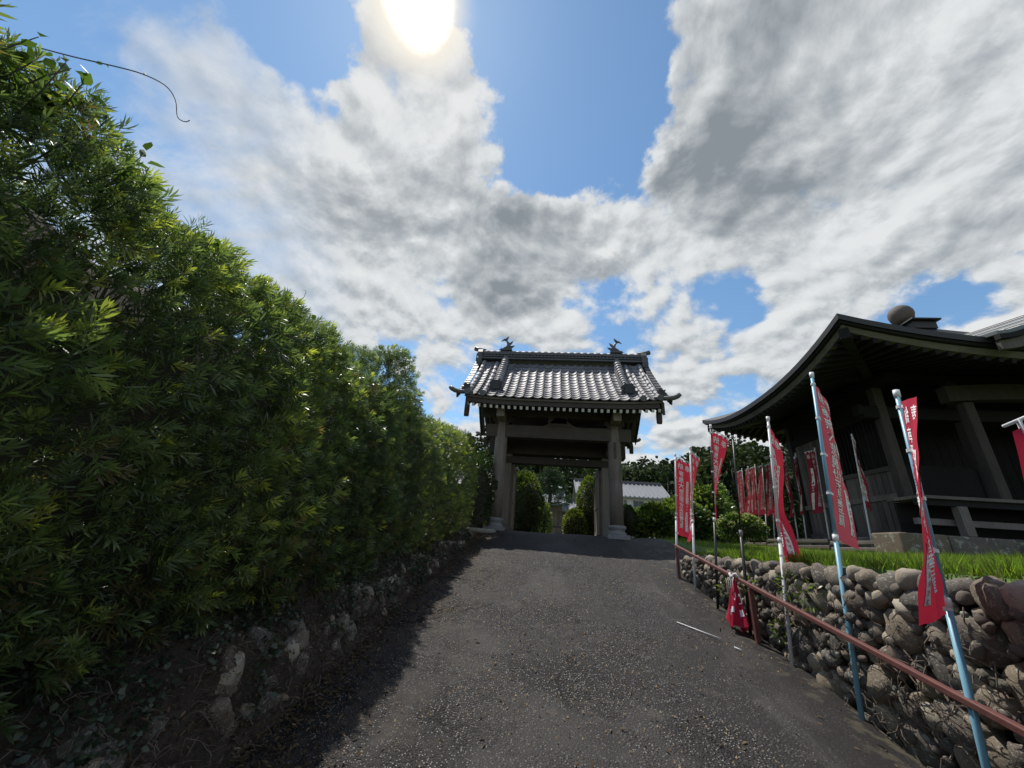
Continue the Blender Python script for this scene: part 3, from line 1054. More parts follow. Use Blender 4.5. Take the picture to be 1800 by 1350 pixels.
    tag(obj('rod_fragment', g, 'pole_white', None, True), 'short broken white scrap beyond the end of the thin rod', 'scrap')


build_bank_dressing()

# ------------------------------------------------------------------ hedge of narrow-leaved podocarpus
SPRAYS = [spray_template(100 + i) for i in range(6)]
SPRAYS_FAR = [spray_template(100 + i, True) for i in range(6)]


def rounded_box_points(lo, hi, r, faces, n):
    """points + outward normals on a rounded box; faces: list of (axis, sign, weight)"""
    lo, hi = np.array(lo, float), np.array(hi, float)
    areas = []
    for ax, sg, w in faces:
        o = [i for i in range(3) if i != ax]
        areas.append((hi[o[0]] - lo[o[0]]) * (hi[o[1]] - lo[o[1]]) * w)
    pick = rng.choice(len(faces), n, p=np.array(areas) / sum(areas))
    P = lo + (hi - lo) * rng.random((n, 3))
    for k, (ax, sg, w) in enumerate(faces):
        P[pick == k, ax] = hi[ax] if sg > 0 else lo[ax]
    C = np.clip(P, lo + r, hi - r)
    nd = P - C
    nd = unit(nd)
    return C + nd * r, nd


def hedge(y0, y1, zb, zt, xf, n, label, seed, young=0.14, rad=0.32, thick=1.0, bulge=0.25, group='clipped hedge sections'):
    root = thing('hedge', label, 'hedge', (xf - 0.5, (y0 + y1) / 2, road_z((y0 + y1) / 2) + bank_h((y0 + y1) / 2)), group)
    H = 3.0
    P, nd = rounded_box_points((xf - thick, y0, 0), (xf, y1, H), rad, [(0, 1, 1.0), (2, 1, 1.15), (1, 1, 0.8), (1, -1, 0.9)], n)
    t = P[:, 2] / H
    zbv = np.array([zb(v) for v in P[:, 1]]); ztv = np.array([zt(v) for v in P[:, 1]])
    P[:, 2] = zbv + t * (ztv - zbv)
    lump = vnoise(P, 2.2, seed) * 0.075 + vnoise(P, 7.0, seed + 1) * 0.075
    front = nd[:, 0] > 0.5
    P[:, 0] += bulge * np.sin(math.pi * np.clip(t, 0, 1) ** 0.85) * np.clip((P[:, 0] - xf + 0.6) / 0.6, 0, 1)
    P += nd * lump[:, None]
    dens = vnoise(P, 4.5, seed + 2)
    keep = (dens > -0.75) | (rng.random(n) < 0.5)
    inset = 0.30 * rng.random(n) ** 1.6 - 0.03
    P -= nd * inset[:, None]
    P, nd, t, inset, dens = P[keep], nd[keep], t[keep], inset[keep], dens[keep]
    m = len(P)
    d = unit(nd * 0.9 + np.array([0.1, 0, 0.40]) + rng.normal(0, 0.50, (m, 3)) * np.where(nd[:, 2:3] > 0.6, 0.75, 1.0))
    M = frames(d, rng.uniform(0, 6.28, m))
    tint = np.ones((m, 3))
    fresh = (rng.random(m) < young * (0.5 + 1.0 * (t > 0.75))) & (inset < 0.06)
    patch = vnoise(P, 1.3, seed + 5)
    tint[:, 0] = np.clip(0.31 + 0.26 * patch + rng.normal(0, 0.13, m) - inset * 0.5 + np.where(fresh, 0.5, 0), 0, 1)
    tint[:, 1] = np.clip(rng.normal(0.5, 0.25, m), 0, 1)
    tint[:, 2] = np.where((rng.random(m) < 0.035) | ((t < 0.25) & (rng.random(m) < 0.12)), 0.15, 1.0)
    sc = rng.choice([0.55, 0.7, 0.85, 1.0, 1.1], m) * rng.uniform(0.9, 1.1, m)
    Vs, Fs, Ts = [], [], []
    o = 0
    far_ = (P[:, 1] > 4.3) | (inset > 0.09) | (P[:, 1] < 0.2)
    for k in range(12):
        TV, TF, TT = (SPRAYS if k < 6 else SPRAYS_FAR)[k % 6]
        s = (np.arange(m) % 6 == k % 6) & (far_ == (k >= 6))
        if not s.any(): continue
        V, F, T = scatter(TV, TF, P[s], M[s], sc[s], tint[s], '', '', TT=TT)
        Vs.append(V); Fs.append(F + o); Ts.append(T); o += len(V)
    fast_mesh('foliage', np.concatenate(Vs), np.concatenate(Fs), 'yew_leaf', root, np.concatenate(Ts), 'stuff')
    # solid core added to block light through, coloured like bare wood and old leaf
    g = G()
    ins = 0.33
    def core(u, v):
        y = y0 + ins + (y1 - y0 - 2 * ins) * u
        a = v * 3.0
        b, tp = zb(y) - 0.25, zt(y) - 0.27
        e = 1 - 0.25 * max(0, abs(2 * u - 1) - 0.75) * 4
        tp = b + (tp - b) * e
        w = xf - ins + 0.04 * math.sin(7 * y) + (bulge * math.sin(math.pi * min(1, a) ** 0.85) if a < 1 else 0)
        if a < 1: return Vector((w + 0.03 * math.sin(9 * a + 5 * y), y, b + (tp - 0.18 - b) * a))
        if a < 2: return Vector((w - 0.15 * (a - 1) - 0.5 * (a - 1) * (thick - 2 * ins), y, tp - 0.18 + 0.18 * math.sin((a - 1) * 1.57)))
        return Vector((w - 0.15 - (thick - 2 * ins) * (0.5 + 0.5 * (a - 2)), y, tp - (tp - b) * max(0, a - 2.4) / 0.6))
    g.grid(core, 16, 12, flip=True)
    for yy in (y0 + ins, y1 - ins):
        b, tp = zb(yy) - 0.25, zt(yy) - ins - 0.3
        g.lo((xf - thick + ins, yy - 0.02, b), (xf - ins, yy + 0.02, b + (tp - b) * 0.72))
    obj('opaque_core', g, 'hedge_inside', root, True)
    g = G()
    for _ in range(int(60 * (y1 - y0))):
        y = random.uniform(y0 + 0.1, y1 - 0.1); f = random.random() ** 1.4
        z = zb(y) + (zt(y) - zb(y)) * f * 0.9
        p = Vector((xf - 0.30, y, z))
        q = p + Vector((random.uniform(0.12, 0.3), random.gauss(0, 0.12), random.uniform(-0.02, 0.2)))
        g.tube([p, (p + q) / 2 + Vector((0, random.gauss(0, 0.03), random.gauss(0, 0.02))), q], [0.007, 0.005, 0.0025], 4, False)
    obj('branches', g, 'twig', root, kind='stuff')
    return root


def hz(y): return road_z(y) + bank_h(y) * 0.78 - 0.06


hedge(-1.6, 4.9, hz, lambda y: 3.26 + 0.05 * math.sin(3 * y) + 0.03 * math.sin(7 * y), -2.05, 18500, 'long dark narrow-leaved hedge nearest the camera, overhung with creepers', 21, 0.17, rad=0.38)
hedge(4.45, 5.75, hz, lambda y: 3.98 - 0.3 * sstep(y, 4.9, 5.8), -2.06, 7000, 'tallest dull green hedge section with a flat shorn top', 33, 0.05, thick=2.1, bulge=0.12, rad=0.22)
hedge(5.4, 9.9, hz, lambda y: 3.38 + 0.165 * (y - 5.4) + 0.06 * math.sin(2.6 * y), -2.04, 8000, 'yellow green hedge section with a rounded top running up to the gate', 45, 0.42, bulge=0.22, rad=0.36)  # high share of young leaf colour stands in for sunlight on this section
d0 = thing('shrub', 'dark rounded shrub between the hedge end and the gate', 'shrub', (-1.8, 10.45, 1.85))
leaf_blob('foliage', (-1.82, 10.5, 2.75), (0.42, 0.5, 1.0), 3600, (0.075, 0.022), 'broad_leaf', d0, seed=9, young=0.06, bright=-0.2, shell=0.4)
core_blob('opaque_core', (-1.82, 10.5, 2.65), (0.30, 0.36, 0.8), 'hedge_inside', d0, 9)  # added solid core that stops light showing through the leaves


def creeper(name, label, pts, r0, leaves, mat='broad_leaf', cat='creeper'):
    root = thing(name, label, cat, pts[0])
    g = G()
    n = len(pts)
    # smooth the path
    P = [Vector(p) for p in pts]
    out = []
    for i in range(n - 1):
        a, b, c, d = P[max(0, i - 1)], P[i], P[i + 1], P[min(n - 1, i + 2)]
        for q in range(4):
            t = q / 4
            out.append(0.5 * ((2 * b) + (c - a) * t + (2 * a - 5 * b + 4 * c - d) * t * t + (3 * b - a - 3 * c + d) * t ** 3))
    out.append(P[-1])
    g.tube(out, [r0 * (1 - 0.6 * i / len(out)) for i in range(len(out))], 5)
    obj('stem', g, 'vine_stem', root, True)
    for (p, d, L, w, mt) in leaves:
        lv = np.array([[0, 0, 0], [0, L * .18, 0], [-w * .42, L * 0.4, 0.006], [w * .42, L * 0.4, 0.006], [-w * 0.40, L * 0.68, 0.0], [w * 0.40, L * 0.68, 0.0], [0, L, -0.1 * L]])
        lf = np.array([[1, 3, 2], [2, 3, 5], [2, 5, 4], [4, 5, 6], [0, 1, 1]])[:4]
        M = frames(np.array([d], float), np.array([random.uniform(-0.8, 0.8)]))
        V, F, T = scatter(lv, lf, np.array([p], float), M, np.ones(1), np.array([[0.45, 0.6]]), '', '')
        fast_mesh('leaf', V, F, mt, root, T)
    return root


creeper('creeper', 'long bare creeper tendril arching out into the sky above the hedge top', [(-3.6, 1.0, 4.05), (-3.205, 1.0, 4.03), (-3.102, 1.0, 3.987), (-2.821, 1.0, 3.886), (-2.51, 1.0, 3.766), (-2.227, 1.0, 3.665), (-2.029, 1.0, 3.585), (-1.861, 1.0, 3.484), (-1.758, 1.0, 3.373), (-1.693, 1.0, 3.25), (-1.641, 1.0, 3.213), (-1.62, 1.0, 3.222)], 0.0042,
        [((-3.09, 1.0, 3.98), (-0.3, 0.1, -1), .09, .055, 'autumn_leaf'), ((-3.06, 1.0, 3.97), (0.5, 0.0, -1), .08, .05, 'autumn_leaf'), ((-3.16, 0.99, 4.02), (-.7, -.2, .4), .09, .05, 'autumn_leaf'),
         ((-2.62, 1, 3.80), (.5, 0, -1), .08, .02, 'broad_leaf'), ((-2.60, 1, 3.80), (0.9, 0.1, -1), .085, .022, 'broad_leaf'), ((-2.65, 1, 3.81), (-1, 0, -.2), .06, .02, 'broad_leaf'),
         ((-2.30, 1, 3.69), (-1, .1, .45), .07, .018, 'broad_leaf'), ((-2.29, 1, 3.69), (.6, .1, -.5), .05, .016, 'broad_leaf'), ((-2.03, 1, 3.585), (.8, 0, -.3), .04, .014, 'broad_leaf')])
creeper('creeper', 'thin tendril curling up at its tip halfway along the nearest hedge', [(-3.75, 3.0, 3.986), (-3.44, 3.0, 4.056), (-3.157, 3.0, 3.898), (-2.857, 3.0, 3.746), (-2.587, 3.0, 3.66), (-2.467, 3.0, 3.662), (-2.449, 3.0, 3.764), (-2.482, 3.0, 3.775)], 0.0042,
        [((-3.15, 3.0, 3.891), (.2, 0, .9), .05, .018, 'broad_leaf'), ((-2.864, 3.0, 3.741), (.3, 0, .9), .04, .015, 'broad_leaf'), ((-2.659, 3.0, 3.673), (.3, 0, .9), .035, .015, 'broad_leaf')])


def leafy_shoots(label, spots, seed):
    r = random.Random(seed)
    root = thing('climbing_plant', label, 'climbing plant', spots[0])
    g = G()
    k = 0
    for (x, y, z) in spots:
        tip = Vector((x + r.uniform(0.0, 0.12), y + r.uniform(-0.05, 0.05), z + r.uniform(0.08, 0.22)))
        b = Vector((x - 0.05, y, z - 0.12))
        g.tube([b, (b + tip) / 2 + Vector((0.02, 0, 0.03)), tip], [0.004, 0.003, 0.0015], 5)
        for q in range(6):
            t = 0.3 + 0.7 * q / 5
            p = b.lerp(tip, t)
            L = r.uniform(0.055, 0.085)
            d = np.array([[r.uniform(-0.3, 1), r.uniform(-1, 1), r.uniform(-0.3, 0.5)]])
            w = L * 0.55
            lv = np.array([[0, 0, 0], [0, L * .15, 0], [-w * .42, L * 0.4, 0.006], [w * .42, L * 0.4, 0.006], [-w * 0.40, L * 0.68, 0.0], [w * 0.40, L * 0.68, 0.0], [0, L, -0.1 * L]])
            lf = np.array([[1, 3, 2], [2, 3, 5], [2, 5, 4], [4, 5, 6]])
            V, F, T = scatter(lv, lf, np.array([p]), frames(d, np.array([r.uniform(-0.8, 0.8)])), np.ones(1), np.array([[r.uniform(0.25, 0.6), r.random()]]), '', '')
            fast_mesh('leaf', V, F, 'broad_leaf', root, T); k += 1
    obj('stem', g, 'vine_stem', root, True)


leafy_shoots('broad-leaved climber sprouting over the hedge top below the long tendril', [(-2.0, .70, 3.03), (-2.02, .74, 3.08), (-1.99, .79, 2.98), (-1.98, .83, 3.05), (-2.0, .86, 3.02), (-2.05, .66, 3.12), (-2.0, 0.9, 2.96)], 1)
leafy_shoots('second clump of oval-leaved shoots standing out above the nearest hedge', [(-2.0, 1.05, 3.0), (-1.98, 1.10, 3.02), (-2.0, 1.16, 2.98), (-1.99, 1.25, 2.93)], 2)
leafy_shoots('small sprig standing up where the nearest hedge begins to fall away', [(-2.0, 1.58, 2.98), (-2.0, 2.62, 3.02)], 3)

# ------------------------------------------------------------------ temple gate
GX = 0.30                                   # centre line of the gate
EY, RY = 9.75, 12.0                         # front eave and ridge
EZ, RZ = 5.25, 7.40
HALF = 2.78


def roof_z(y):
    t = (y - EY) / (RY - EY) if y <= RY else (2 * RY - y - EY) / (RY - EY)
    return EZ + (RZ - EZ) * (0.72 * t + 0.28 * t * t)


def eave_lift(x):
    return 0.10 * min(1.2, abs(x - GX) / HALF) ** 4


def build_gate():
    gz = road_z(10.75)
    root = thing('temple_gate', 'weathered timber temple gate with a silvery tiled gable roof at the top of the drive', 'gate', (GX, 10.75, gz))
    fx = (-1.36, 1.82)
    # round front and rear pillars on stone bases
    for y in (10.75, 13.15):
        z0 = road_z(y)
        for x in fx:
            g = G(); g.lathe([(0.175, 0.30), (0.178, 1.2), (0.172, 2.6), (0.160, 3.0)], (x, y, z0), 20)
            pil = obj('pillar', g, 'gate_wood', root, True)
            if y < 11:
                g = G()
                g.lo((x - 0.035, y - 0.19, z0 + 1.02), (x + 0.035, y - 0.165, z0 + 1.24)) if x < 0 else g.lo((x - 0.05, y - 0.185, z0 + 2.0), (x + 0.02, y - 0.165, z0 + 2.45))
                obj('fitting' if x < 0 else 'nameboard', g, 'dark_metal' if x < 0 else 'gate_beam_wood', pil)
            g = G()
            g.lo((x - 0.27, y - 0.27, z0 - 0.1), (x + 0.27, y + 0.27, z0 + 0.08))
            ft = obj('plinth', g, 'base_stone', root, bevel=0.012)
            g = G(); g.lathe([(0.235, 0.075), (0.235, 0.12), (0.19, 0.16), (0.20, 0.20), (0.235, 0.235), (0.235, 0.275), (0.20, 0.305)], (x, y, z0), 8)
            obj('pillar_base', g, 'base_stone', ft, True)
    # square main pillars, threshold side posts, doors swung inward
    for sx, x in ((-1, -1.30), (1, 1.80)):
        z0 = road_z(12)
        g = G(); g.lo((x - 0.18, 11.86, z0), (x + 0.18, 12.16, 5.0))
        obj('main_post', g, 'gate_wood', root, bevel=0.01)
        dx = x - sx * 0.20
        frame = G()
        frame.lo((dx - 0.035, 12.2, z0 + 0.06), (dx + 0.035, 12.30, 3.86)); frame.lo((dx - 0.035, 13.42, z0 + 0.06), (dx + 0.035, 13.52, 3.86))
        for zz in (z0 + 0.06, 2.75, 3.74):
            frame.lo((dx - 0.03, 12.3, zz), (dx + 0.03, 13.42, zz + 0.12))
        leaf = obj('door', frame, 'door_wood', root)
        for q in range(5):
            g = G(); y0 = 12.302 + q * 0.2232
            for za, zb_ in ((z0 + 0.182, 2.748), (2.872, 3.738)):
                g.lo((dx - 0.014, y0, za), (dx + 0.014, y0 + 0.219, zb_))
            obj('board', g, 'door_wood', leaf)
    # beams
    def beam(name, a, b, mat='gate_beam_wood', bev=0.012):
        g = G(); g.lo(a, b); return obj(name, g, mat, root, bevel=bev)
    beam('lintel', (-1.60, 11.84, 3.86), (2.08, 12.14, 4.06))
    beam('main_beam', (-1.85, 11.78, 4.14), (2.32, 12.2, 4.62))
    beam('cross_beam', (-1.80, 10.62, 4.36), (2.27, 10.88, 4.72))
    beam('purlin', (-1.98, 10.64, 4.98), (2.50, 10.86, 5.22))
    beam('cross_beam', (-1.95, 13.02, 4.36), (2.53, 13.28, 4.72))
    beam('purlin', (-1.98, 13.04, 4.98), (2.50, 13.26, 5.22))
    for x in (-1.36, 0.23, 1.82):
        for y in (10.75, 13.15):
            g = G(); g.lo((x - 0.2, y - 0.13, 4.722), (x + 0.2, y + 0.13, 4.80)); g.lo((x - 0.27, y - 0.12, 4.80), (x + 0.27, y + 0.12, 4.978))
            obj('bracket', g, 'gate_beam_wood', root, bevel=0.01)
    for x in fx:
        g = G(); g.lo((x - 0.11, 10.1, 4.80), (x + 0.11, 13.8, 5.06))
        obj('tie_beam', g, 'gate_wood', root, bevel=0.02)
        g = G(); g.lo((x - 0.09, 10.9, 4.15), (x + 0.09, 13.0, 4.40))
        obj('tie_beam', g, 'gate_wood', root, bevel=0.02)
        g = G(); g.lo((x - 0.03, 10.9, 4.40), (x + 0.03, 13.0, 4.80))
        obj('infill_panel', g, 'plaster', root)
    # frog-leg strut on the front beam
    g = G(); g.prism([(-0.45, 0), (0.45, 0), (0.30, 0.08), (0.16, 0.22), (0.1, 0.25), (-0.1, 0.25), (-0.16, 0.22), (-0.30, 0.08)], (GX, 10.68, 4.725), (1, 0, 0), (0, 0, 1), 0.1)
    obj('strut', g, 'gate_beam_wood', root)
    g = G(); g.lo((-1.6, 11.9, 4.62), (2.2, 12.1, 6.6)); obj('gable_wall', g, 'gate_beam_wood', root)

    # roof deck with its tiles
    g = G()
    def deck(u, v):
        y = EY + 0.06 + 2 * (RY - EY - 0.06) * v
        x = GX + (2 * u - 1) * (HALF - 0.12)
        return Vector((x, y, roof_z(y) - 0.075 + eave_lift(x)))
    g.slab(deck, 16, 24, (0, 0, -0.06))
    deck_o = obj('roof', g, 'eave_wood', root, False)
    # pantile: U-shaped trough with a front lip
    W, LT = 0.255, 0.245
    ncol, nrow = 20, 13
    def tile_mesh(nm, extra=0.03):
        me = bpy.data.meshes.new(nm)
        V = []; F = []
        k = 9
        for yy, zz in ((0.0, -0.030), (0.0, 0.0), (LT + extra, -0.024)):
            for i in range(k):
                t = i / (k - 1)
                a = abs(2 * t - 0.92) / 1.08
                V.append(((t - 0.5) * (W + 0.012), yy, zz + 0.050 * a ** 1.9 + (0.012 if t > 0.9 else 0)))
        for r in range(2):
            for i in range(k - 1):
                a = r * k + i
                F.append((a, a + 1, a + k + 1, a + k))
        me.from_pydata(V, [], F); me.materials.append(MATS['roof_tile'])
        return me
    tm = tile_mesh('roof_tile')
    ys = [EY + (RY - EY - 0.14) * j / nrow for j in range(nrow + 1)]
    r = random.Random(3)
    n_single = 0
    stuffV, stuffF = [], []
    for side in (0, 1):
        for j in range(nrow):
            y0, y1 = ys[j], ys[j + 1]
            z0, z1 = roof_z(y0), roof_z(y1)
            ang = math.atan2(z1 - z0, y1 - y0)
            ln = math.hypot(z1 - z0, y1 - y0) / LT
            for i in range(ncol):
                x = GX + (i - (ncol - 1) / 2) * W
                M = Matrix.Translation((x, y0, z0 + eave_lift(x) + r.uniform(-0.003, 0.003))) @ Matrix.Rotation(ang + r.uniform(-0.012, 0.012), 4, 'X') @ Matrix.Rotation(r.uniform(-0.012, 0.012), 4, 'Z') @ Matrix.Diagonal((1, ln, 1, 1))
                if side == 0:
                    o = link('roof_tile', tm, deck_o)
                    o.matrix_local = Matrix.Translation(-base_of(deck_o)) @ M
                    n_single += 1
                else:
                    Mr = Matrix.Translation((0, 2 * RY, 0)) @ Matrix.Diagonal((1, -1, 1, 1)) @ M
                    off = len(stuffV)
                    stuffV += [tuple(Mr @ v.co) for v in tm.vertices]
                    stuffF += [tuple(off + q for q in reversed(p.vertices)) for p in tm.polygons]
    g = G(); g.V = stuffV; g.F = stuffF
    obj('rear_tiles', g, 'roof_tile', root, kind='stuff')

    def half_round(pts, rad, n=8, up=0.0):
        """barrel running along pts"""
        g = G()
        P = [Vector(p) for p in pts]
        for i, p in enumerate(P):
            d = (P[min(i + 1, len(P) - 1)] - P[max(i - 1, 0)]).normalized()
            s = d.cross(Vector((0, 0, 1))).normalized(); u = s.cross(d)
            for q in range(n + 1):
                a = math.pi * q / n
                g.V.append(tuple(p + s * rad * math.cos(a) + u * rad * math.sin(a)))
        for i in range(len(P) - 1):
            for q in range(n):
                a = i * (n + 1) + q
                g.F.append((a, a + n + 1, a + n + 2, a + 1))
        g.F.append(tuple(range(n + 1))); g.F.append(tuple((len(P) - 1) * (n + 1) + q for q in range(n, -1, -1)))
        return g

    # lines of round cover tiles, descending ridges, verge tiles
    for sx in (-1, 1):
        for off in (0.64, 0.20):
            x = GX + sx * (HALF - off)
            for j in range(9):
                ya = EY - 0.02 + (RY - EY - 0.2) * j / 9; yb = EY - 0.02 + (RY - EY - 0.2) * (j + 1) / 9 + 0.01
                rr = 0.072
                pts = [(x, y, roof_z(y) + 0.03 + eave_lift(x)) for y in (ya, (ya + yb) / 2, yb)]
                obj('cover_tile', half_round(pts, rr - 0.003 * (j % 2)), 'roof_tile', deck_o, True)
            g = G(); g.tube([(x, EY - 0.05, EZ + 0.035 + eave_lift(x)), (x, EY - 0.015, EZ + 0.04 + eave_lift(x))], 0.085, 14)
            obj('eave_disc', g, 'ridge_tile', deck_o)
        x = GX + sx * 1.87
        # descending ridge: stacked flat courses and barrels on top
        yend = EY + 0.52
        g = G()
        n = 16
        def course(u, v, wd, dz):
            y = yend + (RY - 0.12 - yend) * v
            return Vector((x + (2 * u - 1) * wd, y, roof_z(y) + dz + 0.06 * v))
        for wd, dz in ((0.15, 0.06), (0.135, 0.12)):
            g.slab(lambda u, v: course(u, v, wd, dz), 2, n, (0, 0, -0.055))
        rdg = obj('descending_ridge', g, 'ridge_tile', root)
        nb = 13
        for j in range(nb):
            ya = yend + (RY - 0.16 - yend) * j / nb; yb = yend + (RY - 0.16 - yend) * (j + 1) / nb + 0.04
            va, vb = (ya - yend) / (RY - yend), (yb - yend) / (RY - yend)
            za, zb2 = roof_z(ya) + 0.125 + 0.06 * va, roof_z(yb) + 0.115 + 0.06 * vb
            obj('ridge_cover_tile', half_round([(x, ya, za + 0.022), (x, yb, zb2)], 0.118), 'roof_tile', rdg, True)
        # demon-face end tile
        oz = roof_z(yend) + 0.04
        out = [(-0.17, -0.12), (0.17, -0.12), (0.21, 0.0), (0.17, 0.06), (0.20, 0.16), (0.13, 0.21), (0.10, 0.28), (0.04, 0.24), (-0.04, 0.24), (-0.10, 0.28), (-0.13, 0.21), (-0.20, 0.16), (-0.17, 0.06), (-0.21, 0.0)]
        g = G(); g.prism(out, (x, yend - 0.04, oz), (1, 0, 0), (0, 0, 1), 0.10)
        g.prism([(0.62 * a, 0.62 * b + 0.02) for a, b in out], (x, yend - 0.10, oz), (1, 0, 0), (0, 0, 1), 0.05)
        oni = obj('demon_tile', g, 'dark_metal', rdg)
        g = G(); g.tube([(x, yend - 0.02, oz + 0.2), (x, yend - 0.16, oz + 0.23)], 0.045, 10)
        # verge: sleeve tiles stepping up the gable edge
        for j in range(14):
            for sgn in (1, -1):
                ya = EY + (RY - EY - 0.1) * j / 14; yb = EY + (RY - EY - 0.1) * (j + 1) / 14 + 0.03
                za, zb2 = roof_z(ya) + eave_lift(GX + sx * HALF), roof_z(yb) + eave_lift(GX + sx * HALF) - 0.03
                if sgn < 0: ya, yb = 2 * RY - ya, 2 * RY - yb
                xe = GX + sx * (HALF + 0.02)
                g = G(); g.beam((xe, ya, za - 0.015), (xe, yb, zb2 - 0.015), 0.16, 0.045); g.beam((xe + sx * 0.07, ya, za - 0.09), (xe + sx * 0.07, yb, zb2 - 0.09), 0.022, 0.17)
                obj('verge_tile', g, 'ridge_tile', deck_o)
        # upturned corner tile and small corner ornament
        for sgn in (1, -1):
            yy = EY if sgn > 0 else 2 * RY - EY
            xe = GX + sx * HALF; ze = EZ + eave_lift(xe)
            g = G(); g.tube([(xe - sx * 0.35, yy + sgn * 0.05, ze + 0.02), (xe, yy, ze + 0.0), (xe + sx * 0.14, yy - sgn * 0.03, ze + 0.02), (xe + sx * 0.23, yy - sgn * 0.05, ze + 0.06), (xe + sx * 0.29, yy - sgn * 0.06, ze + 0.11)], [0.05, 0.065, 0.065, 0.065, 0.055], 10)
            obj('corner_tile', g, 'ridge_tile', root, True)
            g = G(); g.prism([(-0.1, 0), (0.1, 0), (0.13, 0.1), (0.08, 0.14), (0.11, 0.22), (0.03, 0.2), (-0.02, 0.25), (-0.09, 0.2), (-0.06, 0.12), (-0.13, 0.08)], (xe - sx * 0.12, yy + sgn * 0.16, ze + 0.08), (1, 0, 0), (0, 0, 1), 0.12)
            obj('corner_ornament', g, 'dark_metal', root)
        # barge board with pendant
        g = G()
        xb = GX + sx * (HALF - 0.15)
        def barge(u, v):
            y = EY + 0.10 + 2 * (RY - EY - 0.10) * v
            e = abs(2 * v - 1)
            dep = 0.27 - 0.08 * (1 - e)
            return Vector((xb, y, roof_z(y) - 0.14 + eave_lift(xb) - dep * u * (1 + 0.25 * sstep(e, 0.93, 1.0))))
        g.slab(barge, 2, 32, (0.07, 0, 0))
        obj('barge_board', g, 'gate_beam_wood', root)
        for yy in (EY + 0.42, 2 * RY - EY - 0.42):
            g = G(); g.prism([(-0.05, 0.2), (0.05, 0.2), (0.075, 0.05), (0.06, -0.12), (0.0, -0.17), (-0.06, -0.12), (-0.075, 0.05)], (xb, yy, roof_z(yy) - 0.62), (0, 1, 0), (0, 0, 1), 0.12)
            obj('pendant', g, 'gate_beam_wood', root)
        g = G(); g.prism([(-0.16, 0.25), (0.16, 0.25), (0.22, 0.0), (0.10, -0.12), (0, -0.25), (-0.10, -0.12), (-0.22, 0.0)], (xb + sx * 0.05, RY, RZ - 0.52), (0, 1, 0), (0, 0, 1), 0.06)
        obj('pendant', g, 'gate_beam_wood', root)
    # eave boards and rafters
    for sgn in (1, -1):
        def fy(y): return y if sgn > 0 else 2 * RY - y
        def board(ya, yb, zt, th):
            g = G()
            def fn(u, v):
                x = GX + (2 * u - 1) * (HALF - 0.20)
                return Vector((x, fy(ya + (yb - ya) * v), zt + eave_lift(x)))
            g.slab(fn, 20, 1, (0, 0, -th))
            return g
        obj('eave_board', board(EY + 0.04, EY + 0.20, EZ - 0.035, 0.05), 'eave_wood', root)
        obj('fascia', board(EY + 0.08, EY + 0.20, EZ - 0.087, 0.125), 'gate_beam_wood', root)
        for i in range(32):
            x = GX + (i - 15.5) * 0.166
            lift = eave_lift(x)
            a = Vector((x, fy(EY + 0.135), EZ - 0.265 + lift)); b = Vector((x, fy(RY - 0.02), EZ - 0.265 + 1.25 + lift * 0.2))
            g = G(); g.beam(a, b, 0.068, 0.085)
            rf = obj('rafter', g, 'gate_beam_wood', root)
            d = (a - b).normalized()
            g = G(); g.beam(a + d * 0.001, a + d * 0.012, 0.0685, 0.0855)
            obj('rafter_tip', g, 'rafter_white', rf)
        g = G()
        def soff(u, v):
            x = GX + (2 * u - 1) * (HALF - 0.2)
            y = EY + 0.14 + (RY - EY - 0.14) * v
            return Vector((x, fy(y), EZ - 0.212 + 1.25 * v + eave_lift(x) * (1 - v)))
        g.slab(soff, 12, 6, (0, 0, 0.012))
        obj('soffit_board', g, 'gate_beam_wood', root)
    # main ridge
    g = G()
    for k2, (w2, z0, h) in enumerate(((0.24, -0.02, 0.06), (0.17, 0.04, 0.04), (0.225, 0.08, 0.03), (0.165, 0.110, 0.06), (0.215, 0.170, 0.03), (0.155, 0.20, 0.085))):
        g.lo((GX - HALF + 0.06, RY - w2, RZ + z0), (GX + HALF - 0.06, RY + w2, RZ + z0 + h))
    mr = obj('main_ridge', g, 'ridge_tile', root, bevel=0.006)
    nb = 24
    for j in range(nb):
        xa = GX - HALF + 0.08 + (2 * HALF - 0.16) * j / nb; xb = xa + (2 * HALF - 0.16) / nb + 0.02
        obj('ridge_cover_tile', half_round([(xa, RY, RZ + 0.282), (xb, RY, RZ + 0.272)], 0.115), 'roof_tile', mr, True)
    # little arches of the decorative course
    g = G()
    for j in range(46):
        xa = GX - HALF + 0.12 + (2 * HALF - 0.24) * (j + 0.5) / 46
        g.tube([(xa, RY - 0.195, RZ + 0.14), (xa, RY - 0.16, RZ + 0.14)], 0.036, 8)
        g.tube([(xa, RY + 0.16, RZ + 0.14), (xa, RY + 0.195, RZ + 0.14)], 0.036, 8)
    obj('ridge_arches', g, 'ridge_tile', mr, kind='stuff')
    for sx in (-1, 1):
        xe = GX + sx * (HALF - 0.02)
        out = [(-0.27, -0.22), (0.27, -0.22), (0.31, -0.05), (0.25, 0.05), (0.27, 0.20), (0.18, 0.33), (0.0, 0.38), (-0.18, 0.33), (-0.27, 0.20), (-0.25, 0.05), (-0.31, -0.05)]
        g = G(); g.prism(out, (xe, RY, RZ + 0.02), (0, 1, 0), (0, 0, 1), 0.16); g.prism([(a * .65, b * .65) for a, b in out], (xe + sx * 0.1, RY, RZ + 0.02), (0, 1, 0), (0, 0, 1), 0.08)
        obj('ridge_end_tile', g, 'ridge_tile', mr)
        g = G(); g.tube([(xe - sx * 0.15, RY, RZ + 0.38), (xe + sx * 0.10, RY, RZ + 0.42), (xe + sx * 0.25, RY, RZ + 0.47)], [0.07, 0.075, 0.08], 12)
        obj('ridge_end_roll', g, 'ridge_tile', mr, True)
        # fish ornament, tail in the air
        xf = GX + sx * 1.88
